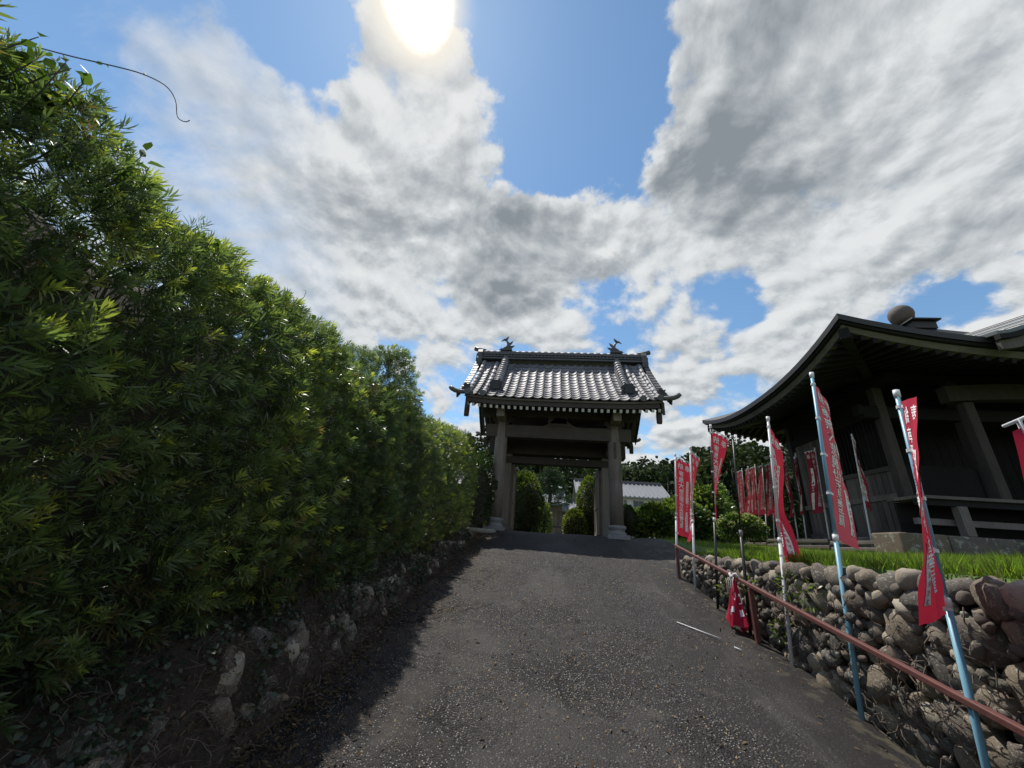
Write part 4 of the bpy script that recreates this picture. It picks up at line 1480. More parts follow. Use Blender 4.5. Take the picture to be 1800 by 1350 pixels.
        fz = RZ + 0.37
        g = G(); g.lo((xf - 0.2, RY - 0.14, fz), (xf + 0.2, RY + 0.14, fz + 0.07))
        fish = obj('fish_ornament', g, 'ridge_tile', root, bevel=0.01)
        s = -sx
        g = G()
        g.tube([(xf + sx * 0.17, RY, fz + 0.10), (xf + sx * 0.08, RY, fz + 0.14), (xf - sx * 0.03, RY, fz + 0.18), (xf - sx * 0.08, RY, fz + 0.28), (xf - sx * 0.05, RY, fz + 0.40), (xf + sx * 0.01, RY, fz + 0.50), (xf + sx * 0.03, RY, fz + 0.58)], [0.045, 0.09, 0.11, 0.09, 0.062, 0.04, 0.02], 10)
        def shrink(gg):
            gg.V = [(xf + (v[0] - xf) * 0.82, v[1], fz + (v[2] - fz) * 0.82) for v in gg.V]
            return gg
        obj('body', shrink(g), 'ridge_tile', fish, True)
        for pts in ([(0.03, 0.52), (0.16, 0.55), (0.26, 0.50), (0.14, 0.62), (0.05, 0.62)], [(0.03, 0.50), (-0.02, 0.62), (-0.06, 0.74), (0.06, 0.66), (0.07, 0.56)],
                    [(-0.12, 0.30), (-0.22, 0.42), (-0.25, 0.52), (-0.14, 0.44), (-0.06, 0.42)], [(-0.11, 0.16), (-0.24, 0.20), (-0.33, 0.30), (-0.20, 0.28), (-0.10, 0.26)],
                    [(0.10, 0.10), (0.24, 0.13), (0.32, 0.10), (0.26, 0.06), (0.1, 0.06)]):
            g = G(); g.prism([(sx * a, b) for a, b in pts], (xf, RY, fz), (1, 0, 0), (0, 0, 1), 0.05)
            obj('fin', shrink(g), 'ridge_tile', fish)
    return root


build_gate()
g = G(); g.lathe([(0.05, -0.05), (0.42, -0.04), (0.47, 0.03), (0.42, 0.075), (0.05, 0.085)], (0, 0, 0), 18)
g.V = [(-1.72 + v[0] * 1.1, 10.05 + v[1] * 0.7, road_z(9.9) + v[2] + 0.02) for v in g.V]
tag(obj('stepping_stone', g, 'flat_stone', None, True), 'flat pale stone slab lying in front of the gate by the hedge end', 'stone')

# ------------------------------------------------------------------ worship hall on the terrace
HX0, HX1, HY0, HY1 = 5.87, 15.33, 7.33, 14.80       # eave rectangle
HCX, HCY = 10.6, 11.065
APEX = 8.55


def hall_edge(side, f, inset=0.0, dz=0.0):
    """side 0 front, 1 right, 2 back, 3 left; f 0..1 along it"""
    x0, x1, y0, y1 = HX0 + inset, HX1 - inset, HY0 + inset, HY1 - inset
    x, y = ((x0 + (x1 - x0) * f, y0), (x1, y0 + (y1 - y0) * f), (x1 - (x1 - x0) * f, y1), (x0, y1 - (y1 - y0) * f))[side]
    u = abs(2 * f - 1)
    return Vector((x, y, 5.85 + 0.60 * u ** 2.3 + dz))


def hall_ring(inset, dz, n=20):
    return [hall_edge(s, i / n, inset, dz) for s in range(4) for i in range(n)]


def loft(rings, close=True):
    g = G()
    n = len(rings[0])
    for r in rings:
        g.V += [tuple(v) for v in r]
    for k in range(len(rings) - 1):
        for i in range(n):
            j = (i + 1) % n
            g.F.append((k * n + i, k * n + j, (k + 1) * n + j, (k + 1) * n + i))
    return g


def build_hall():
    root = thing('worship_hall', 'dark old wooden temple hall with deep upswept eaves on the lawn terrace', 'temple hall', (HCX, HCY, 2.2))
    # roof
    rings = [hall_ring(0.0, -0.13), hall_ring(0.0, 0.0)]
    for t in (0.06, 0.15, 0.3, 0.45, 0.6, 0.75, 0.9, 0.97):
        ring = []
        for p in hall_ring(0.0, 0.0):
            lift = p.z - 5.85
            z = 5.85 + lift * (1 - t) ** 2 + (APEX - 5.85) * (0.58 * t + 0.42 * t * t)
            ring.append(Vector((p.x + (HCX - p.x) * t, p.y + (HCY - p.y) * t, z)))
        rings.append(ring)
    roof = obj('roof', loft(rings), 'copper_roof', root, False)
    # eave: roof edge, pale board, dark board
    obj('eave_edge', loft([hall_ring(0.10, -0.20), hall_ring(0.05, -0.19), hall_ring(0.03, -0.132), hall_ring(0.14, -0.131)]), 'hall_wood', roof)
    obj('eave_board', loft([hall_ring(0.32, -0.335), hall_ring(0.16, -0.325), hall_ring(0.11, -0.205), hall_ring(0.2, -0.202)]), 'hall_pale_wood', roof)
    # soffit up to the wall head
    WX0, WX1, WY0, WY1 = 8.0, 13.2, 9.6, 13.2
    n = 20
    wall_ring = []
    for s in range(4):
        for i in range(n):
            f = i / n
            x, y = ((WX0 + (WX1 - WX0) * f, WY0), (WX1, WY0 + (WY1 - WY0) * f), (WX1 - (WX1 - WX0) * f, WY1), (WX0, WY1 - (WY1 - WY0) * f))[s]
            wall_ring.append(Vector((x, y, 6.28)))
    mid = [a.lerp(b, 0.5) + Vector((0, 0, -0.08)) for a, b in zip(hall_ring(0.2, -0.30), wall_ring)]
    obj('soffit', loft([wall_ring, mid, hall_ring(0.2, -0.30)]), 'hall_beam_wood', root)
    for side, cnt in ((3, 34), (0, 42), (2, 42)):
        for i in range(cnt):
            f = (i + 0.5) / cnt
            a = hall_edge(side, f, 0.17, -0.385)
            if side in (0, 2):
                b = Vector((a.x, WY0 if side == 0 else WY1, 6.18)); sl = abs(b.y - a.y)
            else:
                b = Vector((WX0, a.y, 6.18)); sl = abs(b.x - a.x)
            if side in (0, 2) and (a.x < WX0):
                t = max(0.15, (a.x - HX0) / (WX0 - HX0)); b = a.lerp(b, t)
            if side == 3 and (a.y < WY0 or a.y > WY1):
                t = max(0.15, (a.y - HY0) / (WY0 - HY0) if a.y < WY0 else (HY1 - a.y) / (HY1 - WY1)); b = a.lerp(b, t)
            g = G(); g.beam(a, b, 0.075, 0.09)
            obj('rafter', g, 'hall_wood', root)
    for (cx, cy, wx, wy) in ((HX0, HY0, WX0, WY0), (HX0, HY1, WX0, WY1)):
        a = Vector((cx + 0.13, cy + (0.13 if cy < 10 else -0.13), 6.05)); b = Vector((wx, wy, 6.05))
        g = G(); g.beam(a, b, 0.17, 0.24)
        obj('hip_rafter', g, 'hall_wood', root, bevel=0.01)
    # finial
    g = G(); g.lo((10.5, 10.6, APEX - 0.4), (11.12, 11.4, APEX - 0.16)); g.lo((10.42, 10.5, APEX - 0.158), (11.2, 11.5, APEX - 0.10))
    fin = obj('finial_base', g, 'copper_roof', root, bevel=0.02)
    g = G(); g.lathe([(0.12, 0), (0.19, 0.03), (0.27, 0.13), (0.305, 0.27), (0.30, 0.38), (0.25, 0.49), (0.16, 0.57), (0.05, 0.60)], (10.62, 11.0, APEX - 0.02), 20)
    obj('finial', g, 'finial_stone', fin, True)
    # columns
    zf, zt = 2.30, 6.1
    for (x, y) in ((8.0, 9.6), (8.0, 11.4), (8.0, 13.2), (9.75, 9.6), (11.5, 9.6), (13.2, 9.6), (13.2, 13.2)):
        g = G(); g.lo((x - 0.105, y - 0.105, zf), (x + 0.105, y + 0.105, zt))
        obj('column', g, 'hall_post_wood', root, bevel=0.02)
    def part(name, a, b, mat='hall_wood', bev=0.0, parent=root):
        g = G(); g.lo(a, b); return obj(name, g, mat, parent, bevel=bev)
    # side wall facing the drive
    for y0, y1 in ((9.745, 11.255), (11.545, 13.055)):
        nb = 9
        for q in range(nb):
            ya = y0 + (y1 - y0) * q / nb; yb = ya + (y1 - y0) / nb - 0.016
            j = random.uniform(-0.010, 0.010)
            part('board', (7.955 + j, ya, 2.44), (7.985 + j, yb, 3.10), 'hall_plank')
            if y0 < 10:
                part('board', (7.965 + j, ya, 3.235), (7.995 + j, yb, 3.74), 'hall_plank')
            else:
                part('board', (7.965 + j, ya, 3.235), (7.995 + j, yb, 5.06), 'hall_plank')
    for z0, z1 in ((2.30, 2.435), (3.105, 3.23), (5.07, 5.27)):
        part('rail', (7.92, 9.50, z0), (8.02, 13.4, z1), 'hall_plank' if z0 < 5 else 'hall_wood')
    part('rail', (7.935, 9.745, 3.745), (8.02, 11.255, 3.85), 'hall_plank')
    for q in range(12):
        ya = 9.80 + q * 0.125
        part('lattice_bar', (7.97, ya, 3.855), (8.01, ya + 0.04, 5.065))
    part('upper_wall', (7.98, 9.745, 5.275), (8.04, 13.055, 6.3))
    part('wall_plate', (7.80, 9.0, 5.72), (8.20, 13.8, 5.95), 'hall_beam_wood', 0.02)
    part('wall_plate', (7.4, 9.45, 5.96), (13.8, 9.75, 6.17), 'hall_beam_wood', 0.02)
    part('tie_beam', (7.55, 9.50, 4.95), (13.3, 9.70, 5.25), 'hall_beam_wood', 0.02)
    part('bracket_end', (7.45, 9.48, 5.02), (7.56, 9.72, 5.28), 'hall_wood', 0.03)
    # inside, kept dark by its own walls
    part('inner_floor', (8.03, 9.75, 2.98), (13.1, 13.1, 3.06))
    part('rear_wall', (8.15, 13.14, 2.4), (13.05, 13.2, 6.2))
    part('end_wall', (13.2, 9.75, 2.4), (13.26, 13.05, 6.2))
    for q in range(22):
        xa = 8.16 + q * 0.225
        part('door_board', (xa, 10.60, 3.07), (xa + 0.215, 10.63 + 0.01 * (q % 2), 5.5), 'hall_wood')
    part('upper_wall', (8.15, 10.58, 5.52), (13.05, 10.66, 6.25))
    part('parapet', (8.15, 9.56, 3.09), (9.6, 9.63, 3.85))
    # veranda
    for q in range(5):
        part('floor_board', (7.48, 8.66 + q * 0.165, 2.985), (13.7, 8.66 + q * 0.165 + 0.155, 3.045), 'hall_plank')
    part('floor_beam', (7.45, 8.72, 2.86), (13.7, 8.82, 2.98), 'hall_wood')
    for x in (8.22, 9.95, 11.6):
        part('veranda_post', (x - 0.085, 8.68, 2.3), (x + 0.085, 8.84, 2.86), 'hall_plank', 0.01)
    part('low_beam', (7.5, 8.90, 2.50), (13.7, 9.0, 2.62), 'hall_plank')
    part('skirting', (7.5, 9.3, 2.3), (13.7, 9.36, 2.95), 'hall_wood')
    # porch columns, rainbow beam, curved porch roof
    for x in (9.22, 11.98):
        part('porch_column', (x - 0.10, 8.80, 3.05), (x + 0.10, 9.0, 5.15), 'hall_post_wood', 0.02)
    g = G()
    def rb(u, v):
        x = 8.85 + 3.5 * v
        return Vector((x, 8.80 + 0.22 * u, 5.52 + 0.10 * math.sin(math.pi * v)))
    g.slab(rb, 1, 14, (0, 0, -0.36))
    obj('rainbow_beam', g, 'hall_post_wood', root)
    def bell(x): return 5.96 + 0.92 * 0.5 * (1 + math.cos(math.pi * max(-1, min(1, (x - 10.75) / 2.4))))
    def porch(u, v, dz=0.0):
        x = 8.45 + 4.7 * u
        y = 7.12 + 2.2 * v
        return Vector((x, y, bell(x) + dz + 0.36 * v))
    g = G(); g.slab(lambda u, v: porch(u, v), 28, 6, (0, 0, -0.07))
    pr = obj('porch_roof', g, 'porch_sheet', root)
    for q in range(15):
        u = (q + 0.5) / 15
        g = G(); g.tube([porch(u, v / 5, 0.008) for v in range(6)], 0.012, 5)
        obj('seam', g, 'porch_sheet', pr)
    g = G(); g.slab(lambda u, v: Vector((8.45 + 4.7 * u, 7.10, bell(8.45 + 4.7 * u) - 0.075 - 0.10 * v)), 28, 1, (0, 0.1, 0))
    obj('porch_edge', g, 'hall_wood', pr)
    g = G(); g.slab(lambda u, v: Vector((8.50 + 4.6 * u, 7.18, bell(8.5 + 4.6 * u) - 0.18 - 0.26 * v * (0.7 + 0.3 * math.sin(math.pi * u)))), 28, 1, (0, 0.08, 0))
    obj('porch_barge_board', g, 'hall_plank', pr)
    # stone foundation in blocks
    bl = []
    x = 6.75
    while x < 13.9:
        w2 = random.uniform(0.7, 1.3); bl.append((x, min(13.9, x + w2))); x += w2
    for (a, b) in bl:
        part('foundation_block', (a, 8.5 + random.uniform(-0.02, 0.02), 1.75), (b - 0.015, 9.2, 2.28 + random.uniform(-0.012, 0.012)), 'river_stone', 0.03)
    y = 9.21
    while y < 14.0:
        w2 = random.uniform(0.5, 0.9)
        part('foundation_block', (7.5, y, 1.75), (8.2, y + w2 - 0.015, 2.29 + random.uniform(-0.012, 0.0)), 'river_stone', 0.03)
        y += w2
    part('foundation_fill', (8.22, 9.22, 1.8), (13.9, 14.0, 2.27), 'foundation_stone')


build_hall()
# low timber edging beside the hall wall
kb = thing('timber_edging', 'low grey timber edging along the foot of the hall side wall', 'edging', (6.95, 11.5, terrace_z(6.95, 11.5)))
for q in range(4):
    ya = 9.35 + q * 1.45
    for dz in (0.03, 0.17):
        g = G(); g.lo((6.9, ya, terrace_z(6.95, ya) + dz), (7.03, ya + 1.40, terrace_z(6.95, ya) + dz + 0.09))
        obj('log', g, 'hall_plank', kb, bevel=0.02)

# ------------------------------------------------------------------ handrail
rl = thing('handrail', 'rusty red-brown steel handrail sloping down beside the cobble wall', 'handrail', (2.15, 4.73, road_z(4.73)))
def rail_z(y): return 0.60 + 0.1585 * y
g = G(); g.beam((2.15, 7.16, rail_z(7.16)), (2.15, -0.4, rail_z(-0.4)), 0.042, 0.036)
obj('rail', g, 'rail_paint', rl, bevel=0.006)
for y in (7.08, 4.73, 2.30, -0.1):
    g = G(); g.lo((2.128, y - 0.022, road_z(y) - 0.1), (2.172, y + 0.022, rail_z(y) - 0.024))
    obj('post', g, 'rail_paint', rl, bevel=0.004)

# ------------------------------------------------------------------ votive banners
GLYPH = {}


def glyph(ch):
    """flat triangles of one character, unit size, centred"""
    if ch not in GLYPH:
        cu = bpy.data.curves.new('glyph', 'FONT')
        cu.body = ch; cu.size = 1.0; cu.resolution_u = 1
        cu.offset = 0.012
        o = bpy.data.objects.new('glyph', cu)
        COL.objects.link(o)
        dg = bpy.context.evaluated_depsgraph_get()
        me = bpy.data.meshes.new_from_object(o.evaluated_get(dg))
        V = np.array([v.co[:2] for v in me.vertices]) if len(me.vertices) else np.zeros((0, 2))
        F = [tuple(p.vertices) for p in me.polygons]
        if len(V):
            lo, hi = V.min(0), V.max(0)
            V = (V - (lo + hi) / 2) / max(hi - lo)
        bpy.data.objects.remove(o); bpy.data.curves.remove(cu); bpy.data.meshes.remove(me)
        GLYPH[ch] = (V, F)
    return GLYPH[ch]


FW, FL = 0.45, 1.35


def print_layout():
    """front view, pole at the right: list of (kind, x, y_down, size) and boxes"""
    L = []
    for i, ch in enumerate('奉納'):
        L.append((ch, 0.105 + 0.21 * i, 0.105, 0.120))
    for i, ch in enumerate('南無大悲観世音菩薩'):
        L.append((ch, 0.300, 0.250 + 0.114 * i, 0.113))
    for i, ch in enumerate('願主'):
        L.append((ch, 0.11, 0.80 + 0.05 * i, 0.036))
    boxes = [(0.07, 0.36, 0.075, 0.40), (0.07, 0.90, 0.075, 0.36)]
    marks = []
    r = random.Random(4)
    for (bx, by, bw, bh) in boxes:
        k = int(bh / 0.05)
        for q in range(k):
            for s in range(3):
                marks.append((bx + 0.012 + r.uniform(0, 0.01), by + 0.02 + q * bh / k + s * 0.011, r.uniform(0.022, 0.038), 0.0045))
            marks.append((bx + r.uniform(0.018, 0.04), by + 0.016 + q * bh / k, 0.005, 0.03))
    return L, boxes, marks


LAY = print_layout()


def banner(label, base, top, flen, phi0, phi1, polemat, thick=0.017, w0=FW, w1=FW, wave=0.02, ph=0.0, droop=0.04, group=None, rod=True, text=True, flagmat='flag_red', belly=0.0, buried=0.25, drop=0.06, detail=True):
    base, top = Vector(base), Vector(top)
    root = thing('banner', label, 'banner', base, group)
    ax = (top - base).normalized()
    g = G(); g.tube([base - ax * buried, base.lerp(top, 0.45)], thick, 10); g.tube([base.lerp(top, 0.45), top], thick * 0.78, 10)
    pole = obj('pole', g, polemat, root, True)
    g = G(); g.tube([top - ax * 0.02, top + ax * 0.03], thick * 1.05, 10)
    obj('cap', g, 'plastic_white', pole, True)
    if detail:
        g = G(); g.tube([base.lerp(top, 0.45) - ax * 0.03, base.lerp(top, 0.45) + ax * 0.02], thick * 1.15, 10)
        obj('joint', g, 'plastic_white', pole, True)
    if flen <= 0: return root
    A = top - ax * drop

    def at(u, v, off=0.0):
        """u: distance from the pole 0..FW, v: distance from the top 0..flen"""
        f = v / flen
        ph_ = R(phi0 + (phi1 - phi0) * f)
        d = Vector((math.cos(ph_), math.sin(ph_), 0)); nrm = Vector((-math.sin(ph_), math.cos(ph_), 0))
        w = (w0 + (w1 - w0) * f) / FW
        s = u / FW
        wv = wave * (math.sin(4.2 * v / flen * 2 + ph + 2.0 * s) * s * 0.7 + 0.6 * math.sin(7 * s + 3 * f + ph) * (0.3 + f)) + 0.004 * math.sin(13 * v + 9 * s + ph) + 0.003 * math.sin(24 * v - 15 * s + 2 * ph) + belly * math.sin(math.pi * s) * math.sin(math.pi * min(1, f * 1.05))
        return A - ax * v + d * (u * w + thick) + nrm * (wv + off) - Vector((0, 0, droop * s + 0.012 * math.sin(9 * v + ph) * s))

    g = G()
    g.grid(lambda a, b: at(a * FW, b * flen), 12, 32)
    cloth = obj('cloth', g, flagmat, root, True)
    # loops and top rod
    g = G()
    nl = 5
    for q in range(nl):
        v = 0.03 + (flen - 0.06) * q / (nl - 1)
        c = A - ax * v
        p = at(0.035, v)
        g.tube([c - ax * 0.010, c + ax * 0.010], thick * 1.08, 8); g.beam(c, p, 0.004, 0.020)
        if detail: obj('loop', g, 'plastic_white', cloth); g = G()
    if rod:
        for q in range(4):
            u = 0.03 + (FW - 0.06) * q / 3
            p = at(u, 0.0)
            g.beam(p + Vector((0, 0, -0.03)), p + Vector((0, 0, 0.035)), 0.026, 0.006, up=(p - A).normalized())
            if detail: obj('loop', g, 'plastic_white', cloth); g = G()
    if g.V: obj('loops', g, 'plastic_white', cloth, kind='stuff')
    if rod:
        p = at(FW, 0.0) + Vector((0, 0, 0.032)); c = at(-thick, 0) + Vector((0, 0, 0.032))
        g = G(); g.tube([c - (p - c).normalized() * 0.03, p + (p - c).normalized() * 0.02], thick * 0.42, 6)
        obj('rod', g, 'plastic_white', root, True)
    if not text: return root
    kx = flen / FL
    L, boxes, marks = LAY
    gw = G(); gr = G()
    for off in ((0.003,), (-0.003,)) :
        o = off[0]
        for (ch, x, y, sz) in L:
            V, F = glyph(ch)
            gw.add([at(FW - (x + a * sz * 1.25), (y - b * sz) * kx, o) for a, b in V], F)
        if detail:
            for (bx, by, bw, bh) in boxes:
                gw.grid(lambda a, b: at(FW - (bx + a * bw), (by + b * bh) * kx, o), 2, 6)
            for (mx, my, mw, mh) in marks:
                gr.grid(lambda a, b: at(FW - (mx + a * mw), (my + b * mh) * kx, o * 1.9), 1, 1)
        else:
            for (bx, by, bw, bh) in boxes:
                gw.grid(lambda a, b: at(FW - (bx + a * bw), (by + b * bh) * kx, o), 1, 4)
    obj('lettering', gw, 'print_white', cloth, kind='stuff')
    if gr.V: obj('small_print', gr, 'print_red', cloth, kind='stuff')
    return root


GR = 'votive banners along the handrail'
banner('red banner on the front blue pole, its cloth twisted behind the pole', (2.12, 2.593, road_z(2.593)), (2.30, 2.593, 2.683), 1.23, 243, 211, 'pole_blue', 0.0175, wave=0.008, ph=0.5, w0=0.30, w1=0.34, group=GR, droop=0.06, rod=False)
banner('faded red banner bellying to the right on the second blue pole', (2.234, 3.558, road_z(3.558)), (2.465, 3.558, 3.254), 1.40, 47, 40, 'pole_blue', 0.0175, flagmat='flag_faded', wave=0.012, ph=2.0, belly=-0.045, group=GR, rod=False, droop=0.05)
banner('red banner hanging edge-on from the tall white pole beside the middle of the wall', (2.232, 4.334, road_z(4.334)), (2.428, 4.334, 3.061), 1.38, 52, 50, 'pole_white', 0.0165, wave=0.05, ph=1.1, belly=0.05, group=GR, rod=False, droop=0.05)
banner('red banner gathered to a point down its black pole', (2.156, 5.672, road_z(5.672)), (2.357, 5.672, 3.363), 1.20, 38, 66, 'pole_black', 0.016, w1=0.10, wave=0.015, ph=0.2, group=GR, droop=0.05)
banner('narrow edge-on red banner on the white pole just behind the banner nearest the gate', (2.181, 6.487, road_z(6.487)), (2.324, 6.487, 3.23), 1.33, 57, 82, 'pole_white', 0.0165, wave=0.03, ph=2.7, group=GR)
banner('flat readable red banner on the white pole at the upper end of the handrail', (2.145, 7.173, road_z(7.173)), (2.297, 7.173, 3.263), 1.30, 39, 46, 'pole_white', 0.0165, wave=0.008, ph=0.4, group=GR)
banner('bright red banner cut by the picture edge, hung from a slanting white rod', (2.03, 1.5, road_z(1.5)), (2.315, 1.53, 2.42), 1.30, 156, 150, 'pole_white', 0.0175, wave=0.01, ph=0.7, group=GR, droop=0.19, w0=0.42, w1=0.44)
# bare black pole with the dropped banner knotted to the rail
bp = thing('banner_pole', 'bare black telescopic pole with a thin upper half standing by the knotted red cloth', 'pole', (2.196, 5.0, road_z(5.0)), GR)
P0, P1 = Vector((2.196, 5.0, road_z(5.0))), Vector((2.331, 5.0, 3.016))
g = G(); g.tube([P0 - Vector((0, 0, 0.2)), P0.lerp(P1, 0.46)], 0.017, 10); g.tube([P0.lerp(P1, 0.46), P1], 0.010, 8)
po = obj('pole', g, 'pole_black', bp, True)
g = G(); g.tube([P1, P1 + Vector((0, 0, 0.03))], 0.016, 8); obj('cap', g, 'base_stone', po, True)
g = G(); g.tube([P0.lerp(P1, 0.45), P0.lerp(P1, 0.48)], 0.020, 8)
obj('joint', g, 'base_stone', po, True)
kc = thing('knotted_cloth', 'red printed cloth bunched and tied with white cord to the handrail', 'banner', (2.13, 5.0, 0.95))
zk = rail_z(5.0)
def bunch(u, v):
    a = u * 2 * math.pi
    f = v
    rad = 0.018 + 0.135 * f ** 0.75
    rad *= 1 + 0.28 * math.sin(5 * a + 2.5 * f) * f + 0.16 * math.sin(9 * a + 1)*f
    zz = zk + 0.0 - 0.44 * f - 0.05 * f * math.sin(2 * a + 0.7) - 0.04 * f * math.sin(3 * a)
    return Vector((2.10 + 0.55 * rad * math.cos(a), 5.0 + 0.85 * rad * math.sin(a) , zz))
g = G(); g.grid(bunch, 48, 14)
cl = obj('cloth', g, 'flag_red', kc, True)
gw = G()
def onb(u, v): 
    p = bunch(u, v); c = Vector((2.10, 5.0, p.z)); return c + (p - c) * 1.06
for (u0, v0, du, dv) in ((0.56, 0.60, 0.05, 0.12), (0.72, 0.66, 0.045, 0.13), (0.66, 0.30, 0.02, 0.10), (0.76, 0.34, 0.05, 0.05), (0.78, 0.40, 0.02, 0.12), (0.62, 0.42, 0.03, 0.04), (0.47, 0.64, 0.03, 0.12), (0.74, 0.52, 0.05, 0.03)):
    gw.grid(lambda a, b: onb(u0 + a * du, v0 + b * dv), 3, 3)
obj('lettering', gw, 'print_white', cl, kind='stuff')
g = G()
g.tube([(2.11 + 0.035 * math.cos(a), 5.0 + 0.035 * math.sin(a), zk + 0.03 + 0.02 * math.sin(3 * a)) for a in np.linspace(0, 12.6, 26)], 0.013, 6)
for q in range(4):
    g.tube([(2.10, 5.0 + 0.02 * q - 0.03, zk + 0.03), (2.06, 5.0 + 0.05 * q - 0.08, zk - 0.03), (2.055, 5.0 + 0.055 * q - 0.08, zk - 0.16)], 0.004, 5)
obj('cord', g, 'rope_white', kc, True)

# row of banners in front of the hall wall
RB = [((7.2, 15.473, 2.228), (7.37, 15.473, 4.763)), ((7.2, 15.033, 2.206), (7.396, 15.033, 4.769)), ((7.2, 14.65, 2.203), (7.453, 14.65, 4.763)), ((7.2, 14.221, 2.182), (7.489, 14.221, 4.724)),
      ((7.2, 13.786, 2.162), (7.529, 13.786, 4.701)), ((7.2, 12.521, 2.125), (7.319, 12.521, 4.6)), ((7.2, 12.162, 2.11), (7.405, 12.162, 4.632)), ((7.2, 11.222, 2.081), (7.371, 11.222, 4.569)), ((7.2, 9.865, 2.1), (7.411, 9.865, 4.597))]
RLAB = ['red banner at the far end of the row along the hall', 'second banner from the far end of the row along the hall', 'third banner from the far end of the row along the hall', 'fourth banner from the far end of the row along the hall',
        'fifth banner from the far end of the row, behind the tall white pole', 'limp red banner sixth from the far end of the row, against the planks', 'thin pale folded banner seventh from the far end of the row by the hall planks', 'open red banner on the pole left of the second blue pole, against the hall planks', 'single dark red banner on the white pole before the latticed opening of the hall']
for i, ((b, t), lab) in enumerate(zip(RB, RLAB)):
    b = (b[0], b[1], terrace_z(b[0], b[1]))
    dirs = [(205, 198), (222, 212), (214, 205), (218, 200), (206, 200), (222, 228), (228, 236), (208, 200), (44, 36)][i]
    banner(lab, b, t, 1.62, dirs[0], dirs[1], 'pole_white', 0.016, wave=0.04 if i not in (5, 6) else 0.05, ph=i * 1.3, group='banners in a row beside the hall', droop=0.12, detail=False, w0=[.30, .24, .28, .30, .30, .30, .24, .40, .10][i], w1=[.34, .30, .30, .36, .30, .30, .12, .42, .42][i], flagmat='flag_dull', belly=0.04 * math.sin(i * 2.0))

# ------------------------------------------------------------------ lawn grass
def build_grass():
    n = 150000
    x = 2.46 + 7.6 * rng.random(n) ** 1.35
    y = np.where(rng.random(n) < 0.65, rng.uniform(0.8, 9.5, n), rng.uniform(9.5, 20, n))
    ok = ~((x > 6.7) & (y > 8.45) & (y < 14.2)) & ~((x < 3.05) & (y > 7.9)) & ~((x < 2.9) & (y > 7.3))
    x, y = x[ok], y[ok]; n = len(x)
    z = np.array([terrace_z(a, b) for a, b in zip(x, y)]) - 0.01
    P = np.stack([x, y, z], 1)
    tall = 1 + 0.45 * vnoise(P, 1.6, 8) + np.where(x < 2.55, 0.15, 0)
    d = unit(np.stack([rng.normal(0, 0.32, n) - 0.05, rng.normal(0, 0.32, n), np.ones(n)], 1))
    w = 0.0038
    TV = np.array([[-w, 0, 0], [w, 0, 0], [-w * .8, .45, .05], [w * .8, .45, .05], [0, 1, .28]])
    TF = np.array([[0, 1, 3], [0, 3, 2], [2, 3, 4]])
    M = frames(d, rng.uniform(0, 6.28, n))
    M = M.copy()
    sc = np.clip(rng.normal(0.062, 0.024, n) * tall, 0.02, 0.16)
    TVn = TV / np.array([0.125, 1, 1]) * np.array([1, 1, 1])
    T = np.stack([np.clip(0.50 + 0.3 * vnoise(P, 0.9, 2) + rng.normal(0, 0.15, n), 0, 1), rng.random(n)], 1)
    V, F, TT = scatter(TVn, TF, P, M, sc, T, '', '')
    T3 = np.ones((len(TT), 3)); T3[:, :2] = TT; T3[:, 2] = np.repeat(np.where(rng.random(n) < 0.07, 0.1, 1.0), len(TVn)); TT = T3
    o = fast_mesh('grass', V, F, 'grass_blade', None, TT, 'stuff')
    tag(o, 'bright green uncut grass on the terrace above the cobble wall', 'grass')


build_grass()

# ------------------------------------------------------------------ shrubs and garden behind the gate
def bush(name, label, c, rad, n, lw, mat, cat='bush', core=0.72, group=None, zbase=None, **kw):
    zb = c[2] - rad[2] if zbase is None else zbase
    root = thing(name, label, cat, (c[0], c[1], zb), group)
    leaf_blob('foliage', c, rad, n, lw, mat, root, **kw)
    if core:
        core_blob('inner_core', c, [r * core for r in rad], 'hedge_inside', root, kw.get('seed', 1))  # added opaque mass behind the leaves, not modelled branches
    return root


ZG = road_z(14)
bush('topiary', 'tall rounded clipped tree inside the gate on the left', (-1.0, 16, 2.95), (0.85, 0.85, 1.25), 7000, (0.10, 0.035), 'topiary_leaf', 'topiary', 0.86, 'clipped trees inside the gate', seed=3, lump=0.09, lscale=4, young=0.55, shell=0.12)
bush('topiary', 'tall dark clipped tree inside the gate behind the right door', (1.85, 16.2, 3.0), (0.66, 0.8, 1.25), 6000, (0.10, 0.035), 'topiary_leaf', 'topiary', 0.86, 'clipped trees inside the gate', seed=4, lump=0.09, lscale=4, young=0.5, shell=0.12)
bush('topiary', 'low yellow green clipped mound in front of the dark tree on the right', (1.08, 15.6, 2.32), (0.42, 0.5, 0.58), 3600, (0.08, 0.03), 'topiary_leaf', 'topiary', 0.85, 'clipped trees inside the gate', seed=6, lump=0.08, young=0.8, shell=0.12, bright=0.25)
bush('bush', 'light green leafy bush peeping out beside the left clipped tree', (-0.15, 18.5, 2.6), (0.32, 0.4, 0.75), 900, (0.14, 0.05), 'broad_leaf', seed=8, young=0.8, bright=0.3)
bush('bush', 'sunlit bush seen between the hedge end and the left gate pillar', (-2.25, 13.4, 2.7), (0.5, 0.6, 0.95), 2600, (0.10, 0.04), 'broad_leaf', seed=12, young=0.7, bright=0.15)
bush('clipped_hedge', 'dark clipped hedge block against the right gate pillar', (2.62, 13.6, 2.45), (0.30, 0.8, 0.52), 3000, (0.06, 0.02), 'topiary_leaf', 'hedge', 0.9, seed=14, lump=0.05, young=0.2, shell=0.1, bright=-0.2)
